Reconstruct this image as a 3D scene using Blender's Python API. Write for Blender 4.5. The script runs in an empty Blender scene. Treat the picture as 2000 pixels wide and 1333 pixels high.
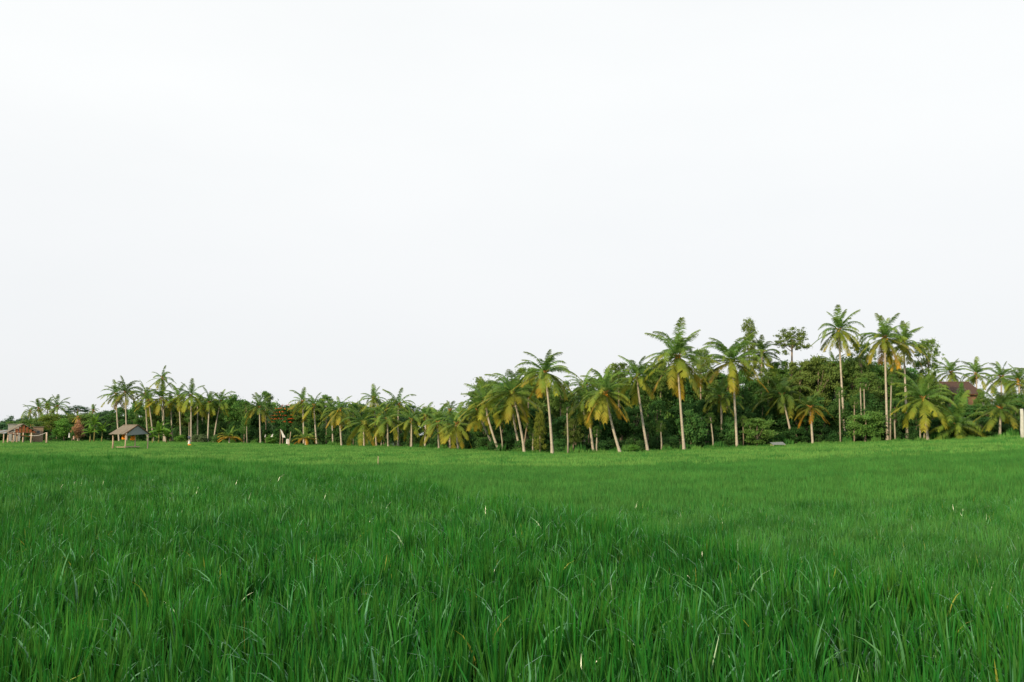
import bpy, math, random
import numpy as np
from mathutils import Vector, Matrix

S = bpy.context.scene
C = S.collection
R = math.radians
random.seed(11)
rng = np.random.default_rng(7)

# ---------------------------------------------------------------- camera
F = 1732.0                 # focal length in photo pixels (2000 wide)
HY = 850.0                 # photo row of the horizon
PITCH = math.atan((HY - 666.5) / F)
EYE = 1.35                 # eye height above the top of the near rice
RICE = 0.66                # rice height
cam_d = bpy.data.cameras.new('camera')
cam = bpy.data.objects.new('camera', cam_d)
C.objects.link(cam)
cam.location = (0, 0, EYE)
cam.rotation_euler = (math.pi / 2 + PITCH, 0, 0)
cam_d.sensor_width = 36
cam_d.lens = 36 * F / 2000
cam_d.clip_start = 0.1
cam_d.clip_end = 9000
S.camera = cam

# ---------------------------------------------------------------- world
SUN_AZ, SUN_EL = 218.0, 19.0     # clockwise from +Y (the view direction): low, behind and left of the camera
W = bpy.data.worlds.new('World')
S.world = W
W.use_nodes = True
nt = W.node_tree
nt.nodes.clear()
o = nt.nodes.new('ShaderNodeOutputWorld')
bg = nt.nodes.new('ShaderNodeBackground')
bg.inputs[1].default_value = 0.10
sky = nt.nodes.new('ShaderNodeTexSky')
sky.sky_type = 'NISHITA'
sky.sun_disc = False
sky.sun_elevation = R(SUN_EL)
sky.sun_rotation = R(SUN_AZ)
tc = nt.nodes.new('ShaderNodeTexCoord')
mp = nt.nodes.new('ShaderNodeMapping')
mp.inputs['Scale'].default_value = (1, 1, 3.4)
nz = nt.nodes.new('ShaderNodeTexNoise')
nz.inputs['Scale'].default_value = 1.6
nz.inputs['Detail'].default_value = 5
nz.inputs['Roughness'].default_value = 0.5
rp = nt.nodes.new('ShaderNodeMapRange')
rp.inputs[1].default_value = 0.3
rp.inputs[2].default_value = 0.7
rp.inputs[3].default_value = 0.91
rp.inputs[4].default_value = 0.97
mx = nt.nodes.new('ShaderNodeMix')
mx.data_type = 'RGBA'
sx_ = nt.nodes.new('ShaderNodeSeparateXYZ')
cr_ = nt.nodes.new('ShaderNodeValToRGB')
cr_.color_ramp.elements[0].position = 0.0
cr_.color_ramp.elements[0].color = (0.848, 0.862, 0.884, 1)
cr_.color_ramp.elements[1].position = 0.36
cr_.color_ramp.elements[1].color = (0.975, 0.99, 0.99, 1)
sc_ = nt.nodes.new('ShaderNodeVectorMath'); sc_.operation = 'SCALE'; sc_.inputs[3].default_value = 10.4      # thin even cloud veil
L = nt.links.new
L(tc.outputs['Generated'], mp.inputs[0]); L(mp.outputs[0], nz.inputs['Vector'])
L(nz.outputs['Fac'], rp.inputs[0]); L(rp.outputs[0], mx.inputs[0])
L(tc.outputs['Generated'], sx_.inputs[0]); L(sx_.outputs[2], cr_.inputs[0]); L(cr_.outputs[0], sc_.inputs[0]); L(sc_.outputs[0], mx.inputs[7]); L(sky.outputs[0], mx.inputs[6]); L(mx.outputs[2], bg.inputs[0]); L(bg.outputs[0], o.inputs[0])

sd = bpy.data.lights.new('sun', 'SUN')
sd.energy = 4.9
sd.angle = R(2.5)
sd.color = (1.0, 0.80, 0.54)
sun = bpy.data.objects.new('sun', sd)
C.objects.link(sun)
az, el = R(SUN_AZ), R(SUN_EL)
sdir = Vector((math.sin(az) * math.cos(el), math.cos(az) * math.cos(el), math.sin(el)))
sun.rotation_euler = sdir.to_track_quat('Z', 'Y').to_euler()
sun.location = sdir * 50

S.view_settings.view_transform = 'Standard'
S.view_settings.look = 'None'
S.view_settings.exposure = 0.0
S.view_settings.gamma = 1.0
S.view_settings.use_curve_mapping = False
S.render.engine = 'CYCLES'
S.cycles.use_denoising = True
S.cycles.max_bounces = 6
S.cycles.diffuse_bounces = 3
S.cycles.glossy_bounces = 2
S.cycles.transmission_bounces = 4
S.cycles.sample_clamp_indirect = 4.0

# ---------------------------------------------------------------- helpers
cp, sp = math.cos(PITCH), math.sin(PITCH)

def at(px, py, Y):
    """world point on the sight line of photo pixel (px, py) at depth Y"""
    dx, dy = (px - 1000) / F, (666.5 - py) / F
    d = Vector((dx, cp - dy * sp, sp + dy * cp))
    return Vector((0, 0, EYE)) + d * (Y / d.y)

def row_z(py, Y):
    return at(1000, py, Y).z

PXT = np.array([-900, 0, 200, 400, 600, 800, 900, 1000, 1100, 1200, 1330, 1500, 1700, 1900, 2000, 2900], float)
YT = np.array([180, 185, 190, 185, 168, 143, 125, 112, 106, 108, 112, 118, 116, 108, 100, 90], float)
RT = np.array([862, 861, 861, 863, 868, 872, 877, 881, 884, 881, 877, 869, 861, 855, 850, 842], float)
ZT = np.array([row_z(a, b) for a, b in zip(RT, YT)])
PXE = np.array([-900, 0, 200, 400, 530, 700, 860, 1050, 1200, 1400, 1600, 2000, 2900], float)
RE = np.array([884, 886, 889, 894, 900, 918, 945, 976, 1008, 1045, 1080, 1130, 1160], float)
def _ey(row):
    dy = (666.5 - row) / F
    dz = sp + dy * cp
    return -EYE / dz * (cp - dy * sp)
YE = np.array([_ey(r) for r in RE])

def px_of(x, y):
    return 1000 + F * np.asarray(x) / np.maximum(np.asarray(y), 3.0) / cp   # along the horizon, close enough

def tree_y(px):
    return np.interp(px, PXT, YT)

def canopy_z(x, y):
    """height of the top of the rice; the ground is RICE below it"""
    x = np.asarray(x, float); y = np.asarray(y, float)
    px = px_of(x, y)
    ye = np.interp(px, PXE, YE) * (1 + .05 * np.sin(x * .9) + .04 * np.sin(x * 2.3 + 1))
    yt = np.interp(px, PXT, YT)
    zt = np.interp(px, PXT, ZT)
    t = np.clip((y - ye) / (yt - ye), 0, 1)
    far = -0.58 * (1 - t) + zt * t
    far = far + 0.05 * np.sin(x * 0.13 + 1) * np.sin(y * 0.09) * (1 - t)
    k = np.clip((y - ye) / (0.5 + 0.02 * ye), 0, 1)
    near = 0.035 * np.sin(x * 0.5 + 0.4) * np.sin(y * 0.33)
    z = near * (1 - k) + far * k
    return z

def ground_z(x, y):
    return canopy_z(x, y) - RICE

def ground_pt(px, Y):
    x = (px - 1000) / F * Y * cp
    return Vector((x, Y, float(ground_z(x, Y))))

def tag(ob, label=None, cat=None, group=None, kind=None):
    if label: ob['label'] = label
    if cat: ob['category'] = cat
    if group: ob['group'] = group
    if kind: ob['kind'] = kind
    return ob

def obj(name, me, parent=None, loc=None, rotz=None):
    ob = bpy.data.objects.new(name, me)
    C.objects.link(ob)
    if parent: ob.parent = parent
    if loc is not None: ob.location = loc
    if rotz is not None: ob.rotation_euler = (0, 0, rotz)
    return ob

def thing(name, loc, rotz=0):
    return obj(name, None, None, loc, rotz)

def mesh(name, v, f, mats, mi=None, smooth=False):
    me = bpy.data.meshes.new(name)
    me.from_pydata([tuple(map(float, p)) for p in v], [], [tuple(map(int, q)) for q in f])
    for m in (mats if isinstance(mats, (list, tuple)) else [mats]):
        me.materials.append(m)
    if mi is not None: me.polygons.foreach_set('material_index', np.asarray(mi, np.int32))
    if smooth: me.polygons.foreach_set('use_smooth', np.ones(len(me.polygons), bool))
    me.update()
    return me

class MB:
    def __init__(s): s.v, s.f = [], []
    def box(s, c, d, rot=None):
        n = len(s.v)
        for i in range(8):
            p = Vector(((i & 1) - .5, ((i >> 1) & 1) - .5, ((i >> 2) & 1) - .5))
            p = Vector((p.x * d[0], p.y * d[1], p.z * d[2]))
            if rot is not None: p = rot @ p
            s.v.append(Vector(c) + p)
        s.f += [tuple(n + k for k in q) for q in ((0, 2, 3, 1), (4, 5, 7, 6), (0, 1, 5, 4), (2, 6, 7, 3), (0, 4, 6, 2), (1, 3, 7, 5))]
        return s
    def tube(s, pts, rad, n=8, cap=True):
        k = len(s.v)
        pts = [Vector(p) for p in pts]
        for i, p in enumerate(pts):
            t = (pts[min(i + 1, len(pts) - 1)] - pts[max(i - 1, 0)]).normalized()
            a = t.orthogonal().normalized() if abs(t.z) < .9 else Vector((1, 0, 0)).cross(t).normalized()
            b = t.cross(a)
            r = rad[i] if hasattr(rad, '__len__') else rad
            for j in range(n):
                w = 2 * math.pi * j / n
                s.v.append(p + (a * math.cos(w) + b * math.sin(w)) * r)
        for i in range(len(pts) - 1):
            for j in range(n):
                j2 = (j + 1) % n
                s.f.append((k + i * n + j, k + i * n + j2, k + (i + 1) * n + j2, k + (i + 1) * n + j))
        if cap:
            s.f.append(tuple(k + j for j in range(n))[::-1])
            s.f.append(tuple(k + (len(pts) - 1) * n + j for j in range(n)))
        return s
    def slab(s, quad, th):
        """a sheet through four points with real thickness"""
        q = [Vector(p) for p in quad]
        nn = (q[1] - q[0]).cross(q[-1] - q[0]).normalized() * th
        n = len(s.v); m = len(q)
        s.v += q + [p - nn for p in q]
        s.f.append(tuple(range(n, n + m)))
        s.f.append(tuple(range(n + 2 * m - 1, n + m - 1, -1)))
        for j in range(m):
            j2 = (j + 1) % m
            s.f.append((n + j, n + m + j, n + m + j2, n + j2))
        return s
    def blob(s, c, r, sx=1, sy=1, sz=1, nu=7, nv=5):
        n = len(s.v); c = Vector(c)
        s.v.append(c + Vector((0, 0, r * sz)))
        for i in range(1, nv):
            a = math.pi * i / nv
            for j in range(nu):
                b = 2 * math.pi * j / nu
                s.v.append(c + Vector((math.sin(a) * math.cos(b) * r * sx, math.sin(a) * math.sin(b) * r * sy, math.cos(a) * r * sz)))
        s.v.append(c - Vector((0, 0, r * sz)))
        for j in range(nu):
            s.f.append((n, n + 1 + j, n + 1 + (j + 1) % nu))
            for i in range(nv - 2):
                a = n + 1 + i * nu
                s.f.append((a + j, a + nu + j, a + nu + (j + 1) % nu, a + (j + 1) % nu))
            a = n + 1 + (nv - 2) * nu
            s.f.append((a + j, n + 1 + (nv - 1) * nu, a + (j + 1) % nu))
        return s
    def me(s, name, mat, smooth=False): return mesh(name, s.v, s.f, mat, None, smooth)
    def build(s, name, mat, parent=None, smooth=False): return obj(name, s.me(name, mat, smooth), parent)

# ---------------------------------------------------------------- materials
def new_mat(name):
    m = bpy.data.materials.new(name)
    m.use_nodes = True
    m.node_tree.nodes.clear()
    return m, m.node_tree

def leaf_mat(name, col, col2=None, trans=0.35, rough=0.45, spec=0.3, objcol=False, nscale=0.6, rnd=0.25, tcol=1.0):
    """diffuse + translucent leaf; colour varies per object / instance and by a world-space noise"""
    m, t = new_mat(name)
    N = t.nodes.new
    out = N('ShaderNodeOutputMaterial')
    info = N('ShaderNodeObjectInfo')
    geo = N('ShaderNodeNewGeometry')
    noise = N('ShaderNodeTexNoise'); noise.inputs['Scale'].default_value = nscale; noise.inputs['Detail'].default_value = 3
    t.links.new(geo.outputs['Position'], noise.inputs['Vector'])
    mix = N('ShaderNodeMix'); mix.data_type = 'RGBA'
    mix.inputs[6].default_value = (*col, 1)
    mix.inputs[7].default_value = (*(col2 or col), 1)
    mr = N('ShaderNodeMapRange'); mr.inputs[1].default_value = .35; mr.inputs[2].default_value = .65
    t.links.new(noise.outputs['Fac'], mr.inputs[0]); t.links.new(mr.outputs[0], mix.inputs[0])
    last = mix.outputs[2]
    if objcol:
        mm = N('ShaderNodeMix'); mm.data_type = 'RGBA'; mm.blend_type = 'MULTIPLY'; mm.inputs[0].default_value = 1
        t.links.new(last, mm.inputs[6]); t.links.new(info.outputs['Color'], mm.inputs[7]); last = mm.outputs[2]
    hs = N('ShaderNodeHueSaturation')
    v = N('ShaderNodeMapRange'); v.inputs[3].default_value = 1 - rnd; v.inputs[4].default_value = 1 + rnd
    t.links.new(info.outputs['Random'], v.inputs[0]); t.links.new(v.outputs[0], hs.inputs['Value'])
    isl = N('ShaderNodeMapRange'); isl.inputs[3].default_value = 0.482; isl.inputs[4].default_value = 0.518
    t.links.new(geo.outputs['Random Per Island'], isl.inputs[0]); t.links.new(isl.outputs[0], hs.inputs['Hue'])
    t.links.new(last, hs.inputs['Color'])
    b = N('ShaderNodeBsdfPrincipled')
    b.inputs['Roughness'].default_value = rough
    b.inputs['Specular IOR Level'].default_value = spec
    t.links.new(hs.outputs[0], b.inputs['Base Color'])
    tr = N('ShaderNodeBsdfTranslucent')
    hs2 = N('ShaderNodeHueSaturation'); hs2.inputs['Hue'].default_value = .485; hs2.inputs['Value'].default_value = 1.25 * tcol
    t.links.new(hs.outputs[0], hs2.inputs['Color']); t.links.new(hs2.outputs[0], tr.inputs[0])
    ms = N('ShaderNodeMixShader'); ms.inputs[0].default_value = trans
    t.links.new(b.outputs[0], ms.inputs[1]); t.links.new(tr.outputs[0], ms.inputs[2])
    t.links.new(ms.outputs[0], out.inputs[0])
    return m

def solid_mat(name, c1, c2, scale=(1, 1, 1), nscale=4, rough=0.85, bump=0.0, wave=None, spec=0.2, coord='Object', detail=5):
    m, t = new_mat(name)
    N = t.nodes.new
    out = N('ShaderNodeOutputMaterial')
    tc = N('ShaderNodeTexCoord'); mp = N('ShaderNodeMapping'); mp.inputs['Scale'].default_value = scale
    t.links.new(tc.outputs[coord], mp.inputs[0])
    nz = N('ShaderNodeTexNoise'); nz.inputs['Scale'].default_value = nscale; nz.inputs['Detail'].default_value = detail
    t.links.new(mp.outputs[0], nz.inputs['Vector'])
    mr = N('ShaderNodeMapRange'); mr.inputs[1].default_value = .3; mr.inputs[2].default_value = .7
    t.links.new(nz.outputs['Fac'], mr.inputs[0])
    mix = N('ShaderNodeMix'); mix.data_type = 'RGBA'
    mix.inputs[6].default_value = (*c1, 1); mix.inputs[7].default_value = (*c2, 1)
    fac = mr.outputs[0]
    if wave:
        wv = N('ShaderNodeTexWave'); wv.bands_direction = wave[0]; wv.inputs['Scale'].default_value = wave[1]
        wv.inputs['Distortion'].default_value = 1.5
        t.links.new(tc.outputs[coord], wv.inputs['Vector'])
        ma = N('ShaderNodeMath'); ma.operation = 'MULTIPLY_ADD'; ma.inputs[1].default_value = 0.5
        mb = N('ShaderNodeMath'); mb.operation = 'MULTIPLY'; mb.inputs[1].default_value = 0.5
        t.links.new(mr.outputs[0], mb.inputs[0]); t.links.new(wv.outputs['Fac'], ma.inputs[0]); t.links.new(mb.outputs[0], ma.inputs[2])
        fac = ma.outputs[0]
    t.links.new(fac, mix.inputs[0])
    b = N('ShaderNodeBsdfPrincipled'); b.inputs['Roughness'].default_value = rough; b.inputs['Specular IOR Level'].default_value = spec
    t.links.new(mix.outputs[2], b.inputs['Base Color'])
    if bump:
        bp = N('ShaderNodeBump'); bp.inputs['Strength'].default_value = bump; bp.inputs['Distance'].default_value = 0.03
        t.links.new(fac, bp.inputs['Height']); t.links.new(bp.outputs[0], b.inputs['Normal'])
    t.links.new(b.outputs[0], out.inputs[0])
    return m

M = {}
M['rice_near'] = leaf_mat('rice_near', (0.017, 0.128, 0.015), (0.031, 0.168, 0.018), trans=.38, rough=.5, spec=.13, nscale=.35, rnd=.2)  # darker crop tone, with the foreground's shade put into the colour
M['rice_pale'] = leaf_mat('rice_pale', (0.07, 0.24, 0.09), (0.09, 0.26, 0.10), trans=.2, rough=.28, spec=.7, nscale=.5)  # arched blades: sky sheen partly put into the paler colour
M['rice_tip'] = leaf_mat('rice_tip', (0.30, 0.42, 0.30), (0.26, 0.36, 0.22), trans=.2, rough=.5, spec=.4, nscale=.5)
M['rice_yellow'] = leaf_mat('rice_yellow', (0.25, 0.32, 0.04), (0.30, 0.30, 0.05), trans=.3, rough=.5, spec=.3, nscale=.5)
M['rice_mid'] = leaf_mat('rice_mid', (0.050, 0.196, 0.036), (0.068, 0.226, 0.042), trans=.36, rough=.5, spec=.10, nscale=.12, rnd=.2)  # in-between crop tone; brightening with distance is put into the colour
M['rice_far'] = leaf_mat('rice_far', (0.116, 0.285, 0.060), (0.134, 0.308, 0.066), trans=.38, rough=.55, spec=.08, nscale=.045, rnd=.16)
M['mud'] = solid_mat('mud', (0.020, 0.045, 0.014), (0.035, 0.07, 0.02), nscale=.8, coord='Object')
M['frond'] = leaf_mat('frond', (1, 1, 1), (0.86, 0.9, 0.8), trans=.34, rough=.5, spec=.18, objcol=True, nscale=.8, rnd=.18)
M['leaf'] = leaf_mat('leaf', (1, 1, 1), (0.72, 0.8, 0.7), trans=.36, rough=.6, spec=.12, objcol=True, nscale=.35, rnd=.12)
M['trunk'] = solid_mat('palm_trunk', (0.22, 0.195, 0.15), (0.56, 0.51, 0.42), scale=(1, 1, 4), nscale=2.2, bump=.6, wave=('Z', 3.2))
M['bark'] = solid_mat('bark', (0.17, 0.13, 0.09), (0.30, 0.25, 0.19), scale=(4, 4, .8), nscale=3, bump=.6)
M['pale_bark'] = solid_mat('pale_bark', (0.20, 0.18, 0.13), (0.36, 0.33, 0.26), scale=(3, 3, 1), nscale=3, bump=.4)
M['fibre'] = solid_mat('fibre', (0.26, 0.12, 0.035), (0.46, 0.24, 0.07), nscale=5, bump=.5)
M['coconut'] = solid_mat('coconut', (0.42, 0.24, 0.03), (0.30, 0.26, 0.04), nscale=3, rough=.5)
M['coconut_orange'] = solid_mat('coconut_orange', (0.62, 0.24, 0.02), (0.70, 0.34, 0.03), nscale=3, rough=.45)

# ---------------------------------------------------------------- ground (one sheet to the horizon)
def build_ground():
    ys = np.concatenate([-np.geomspace(4000, 8, 12), np.linspace(-5, 3, 5), np.linspace(4, 40, 60), np.linspace(41, 230, 150), np.geomspace(250, 6000, 16)])
    us = np.concatenate([np.linspace(-1, -.62, 8), np.linspace(-.6, .6, 110), np.linspace(.62, 1, 8)])
    v, f = [], []
    for y in ys:
        w = max(abs(y), 6) * 1.0
        for u in us:
            x = u * w * (1.6 if abs(u) > .6 else 1) if abs(y) > 60 else u * max(abs(y), 20) * 1.6
            v.append((x, y, float(ground_z(x, y))))
    n = len(us)
    for i in range(len(ys) - 1):
        for j in range(n - 1):
            f.append((i * n + j, i * n + j + 1, (i + 1) * n + j + 1, (i + 1) * n + j))
    g = obj('ground', mesh('ground', v, f, M['mud'], None, True))
    tag(g, kind='structure')
build_ground()

# ---------------------------------------------------------------- rice
def rice_patch(size, hills, blades, h, wid, seg, seed, mats, pale=.03, tip=.0, far=False, yellow=.003):
    r = np.random.default_rng(seed)
    V, Fc, MI = [], [], []
    g = int(math.ceil(math.sqrt(hills)))
    for hi in range(g * g):
        cx = ((hi % g + .5) / g - .5) * size + r.normal(0, size / g * .22)
        cy = ((hi // g + .5) / g - .5) * size + r.normal(0, size / g * .22)
        hh = h * r.uniform(.74, 1.14)
        if not far and r.random() < .07: continue
        for b in range(blades):
            a = r.uniform(0, 2 * math.pi)
            rr = abs(r.normal(0, .035)) * (.85 if not far else 1.6)
            p = np.array([cx + rr * math.cos(a), cy + rr * math.sin(a), 0.0])
            lean = abs(r.normal(0, .14)) + .02
            a2 = a + r.normal(0, .5)
            arch = r.random() < .11 and not far
            bend = r.uniform(1.1, 2.3) if arch else abs(r.normal(0, .20))
            ln = hh * r.uniform(.72, 1.06) * (1.08 if arch else 1)
            z0 = h * (.12 if seg > 3 else .2)
            p[2] = 0
            d2 = np.array([math.cos(a2), math.sin(a2)])
            fw = r.uniform(0, math.pi)
            side = np.array([math.cos(fw), math.sin(fw), 0])
            w0 = wid * r.uniform(.75, 1.2)
            base = len(V)
            ang = lean
            pos = p.copy()
            ds = ln / seg
            mi = 0
            q = r.random()
            if not far:
                if arch and q < .6: mi = 1
                elif q < pale: mi = 1
                elif q > 1 - tip: mi = 2
                elif q > 1 - tip - yellow: mi = 3
            for k in range(seg + 1):
                t = k / seg
                ww = w0 * (0.75 if k == 0 else 1.0 if t < .55 else (1 - t) / .5 + .05)
                if k == seg:
                    V.append(pos.copy())
                else:
                    V.append(pos - side * ww * .5); V.append(pos + side * ww * .5)
                ang2 = ang + bend * (t ** 2)
                pos = pos + np.array([d2[0] * math.sin(ang2), d2[1] * math.sin(ang2), math.cos(ang2)]) * ds
            for k in range(seg):
                a0 = base + 2 * k
                if k == seg - 1: Fc.append((a0, a0 + 1, a0 + 2))
                else: Fc.append((a0, a0 + 1, a0 + 3, a0 + 2))
                m_ = mi
                if mi == 2: m_ = 2 if k >= seg - 1 else 0
                MI.append(m_)
    return mesh('rice_patch', V, Fc, mats, MI)

def scatter(name, pts, rots, scls, idx, meshes):
    col = bpy.data.collections.new(name + '_sources')
    for i, me in enumerate(meshes):
        ob = bpy.data.objects.new('%s_source_%02d' % (name, i), me)
        col.objects.link(ob)
    me = bpy.data.meshes.new(name)
    n = len(pts)
    me.vertices.add(n)
    me.vertices.foreach_set('co', np.asarray(pts, np.float32).ravel())
    for nm, arr in (('rot', rots), ('scl', scls)):
        at_ = me.attributes.new(nm, 'FLOAT_VECTOR', 'POINT')
        at_.data.foreach_set('vector', np.asarray(arr, np.float32).ravel())
    ai = me.attributes.new('pick', 'INT', 'POINT')
    ai.data.foreach_set('value', np.asarray(idx, np.int32))
    me.update()
    ob = obj(name, me)
    ng = bpy.data.node_groups.new(name + '_nodes', 'GeometryNodeTree')
    ng.interface.new_socket('Geometry', in_out='INPUT', socket_type='NodeSocketGeometry')
    ng.interface.new_socket('Geometry', in_out='OUTPUT', socket_type='NodeSocketGeometry')
    N = ng.nodes.new
    gi, go = N('NodeGroupInput'), N('NodeGroupOutput')
    ip = N('GeometryNodeInstanceOnPoints')
    ci = N('GeometryNodeCollectionInfo')
    ci.inputs['Collection'].default_value = col
    ci.inputs['Separate Children'].default_value = True
    ci.inputs['Reset Children'].default_value = True
    def na(nm, ty):
        a = N('GeometryNodeInputNamedAttribute'); a.data_type = ty; a.inputs['Name'].default_value = nm
        return a.outputs['Attribute']
    K = ng.links.new
    K(gi.outputs[0], ip.inputs['Points']); K(ci.outputs[0], ip.inputs['Instance'])
    ip.inputs['Pick Instance'].default_value = True
    K(na('pick', 'INT'), ip.inputs['Instance Index'])
    K(na('rot', 'FLOAT_VECTOR'), ip.inputs['Rotation'])
    K(na('scl', 'FLOAT_VECTOR'), ip.inputs['Scale'])
    K(ip.outputs[0], go.inputs[0])
    md = ob.modifiers.new('scatter', 'NODES')
    md.node_group = ng
    tag(ob, kind='stuff')
    return ob

def low_noise(x, y, s=1.0, k=0):
    return (np.sin(x * .31 * s + k) * np.sin(y * .23 * s + 1.3 + k) + .6 * np.sin(x * .83 * s + y * .41 * s + 2 + k) + .5 * np.sin(y * 1.1 * s - x * .5 * s + k)) / 2.1

def grid_points(y0, y1, step, margin=.66, back=0):
    out = []
    y = y0
    while y < y1:
        hw = max(y, 0) * margin + 2.5
        n = int(2 * hw / step) + 1
        xs = np.linspace(-hw, hw, n) + rng.normal(0, step * .16, n)
        yy = y + rng.normal(0, step * .16, n)
        out.append(np.stack([xs, yy], 1))
        y += step
    return np.concatenate(out)

def rice_fields():
    # near field: fine plants
    P = grid_points(1.0, 34, .62)
    px = px_of(P[:, 0], P[:, 1]); ye = np.interp(px, PXE, YE)
    EJ = lambda Q: 1 + .05 * np.sin(Q[:, 0] * .9) + .04 * np.sin(Q[:, 0] * 2.3 + 1)
    ye = ye * EJ(P)
    near = P[:, 1] < ye + .1
    lod0 = P[:, 1] < 16
    def place(name, P, meshes, hsc, label, rr=.05):
        x, y = P[:, 0], P[:, 1]
        z = ground_z(x, y)
        n = len(P)
        edge = np.exp(-np.abs(np.interp(px_of(x, y), PXE, YE) - y) / (1 + .05 * y)) * (y < np.interp(px_of(x, y), PXE, YE)) * rng.uniform(0, 1.5, n)
        rot = np.stack([rng.normal(0, rr, n), rng.normal(0, rr, n), rng.uniform(0, 6.28, n)], 1)
        s = hsc * (1 + .17 * edge) * (1 + .09 * low_noise(x, y, 1.7) + rng.normal(0, .04, n))
        scl = np.stack([np.ones(n), np.ones(n), s], 1)
        ob = scatter(name, np.stack([x, y, z], 1), rot, scl, rng.integers(0, len(meshes), n), meshes)
        tag(ob, label, 'rice plants')
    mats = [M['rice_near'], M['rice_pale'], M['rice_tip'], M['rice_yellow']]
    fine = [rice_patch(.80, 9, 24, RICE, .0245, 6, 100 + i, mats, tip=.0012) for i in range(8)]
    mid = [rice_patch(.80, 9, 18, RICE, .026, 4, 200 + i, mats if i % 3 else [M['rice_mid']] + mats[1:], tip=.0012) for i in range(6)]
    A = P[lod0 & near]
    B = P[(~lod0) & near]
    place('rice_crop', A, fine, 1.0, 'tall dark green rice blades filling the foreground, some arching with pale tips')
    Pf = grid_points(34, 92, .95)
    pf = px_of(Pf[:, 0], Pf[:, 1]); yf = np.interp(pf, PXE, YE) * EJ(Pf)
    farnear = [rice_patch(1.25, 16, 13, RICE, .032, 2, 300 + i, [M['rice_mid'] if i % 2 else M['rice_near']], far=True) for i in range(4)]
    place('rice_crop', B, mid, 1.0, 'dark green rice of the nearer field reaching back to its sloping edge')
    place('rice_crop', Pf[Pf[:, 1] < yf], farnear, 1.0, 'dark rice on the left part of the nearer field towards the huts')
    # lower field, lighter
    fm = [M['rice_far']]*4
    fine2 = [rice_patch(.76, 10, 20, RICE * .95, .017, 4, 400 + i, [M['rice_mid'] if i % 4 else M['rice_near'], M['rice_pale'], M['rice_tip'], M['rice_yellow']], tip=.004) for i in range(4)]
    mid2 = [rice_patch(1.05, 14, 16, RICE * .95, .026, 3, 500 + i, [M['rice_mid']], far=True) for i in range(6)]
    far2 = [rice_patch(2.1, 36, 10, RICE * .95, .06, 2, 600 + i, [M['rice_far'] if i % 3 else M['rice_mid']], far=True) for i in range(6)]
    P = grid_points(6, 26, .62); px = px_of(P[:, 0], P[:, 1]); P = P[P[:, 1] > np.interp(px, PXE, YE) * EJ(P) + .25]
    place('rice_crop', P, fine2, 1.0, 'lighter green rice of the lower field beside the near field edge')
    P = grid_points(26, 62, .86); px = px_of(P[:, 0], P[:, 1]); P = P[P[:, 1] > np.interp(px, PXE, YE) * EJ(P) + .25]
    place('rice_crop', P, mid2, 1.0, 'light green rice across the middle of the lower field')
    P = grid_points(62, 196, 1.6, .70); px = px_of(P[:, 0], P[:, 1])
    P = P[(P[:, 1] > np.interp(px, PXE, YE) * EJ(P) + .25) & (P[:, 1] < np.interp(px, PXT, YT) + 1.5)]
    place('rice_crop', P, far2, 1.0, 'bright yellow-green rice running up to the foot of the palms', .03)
    # weeds and taller grass on the bank at the foot of the trees
    n = 900
    pw = rng.uniform(-120, 2150, n)
    Yw = np.interp(pw, PXT, YT) + rng.uniform(-1.0, 4.5, n)
    xw = (pw - 1000) / F * Yw * cp
    zw = ground_z(xw, Yw)
    hgt = rng.uniform(.6, 1.3, n) + (rng.random(n) < .12) * rng.uniform(.3, 1.2, n)
    weeds = [rice_patch(1.5, 16, 14, RICE, .07, 3, 700 + i, [M['rice_far'] if i % 2 else M['rice_mid']], far=True) for i in range(4)]
    ob = scatter('bank_weeds', np.stack([xw, Yw, zw], 1), np.stack([rng.normal(0, .1, n), rng.normal(0, .1, n), rng.uniform(0, 6.28, n)], 1),
                 np.stack([np.ones(n) * .8, np.ones(n) * .8, hgt], 1), rng.integers(0, 4, n), weeds)
    tag(ob, 'uneven tall weeds on the bank along the foot of the trees', 'weeds')
rice_fields()

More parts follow.
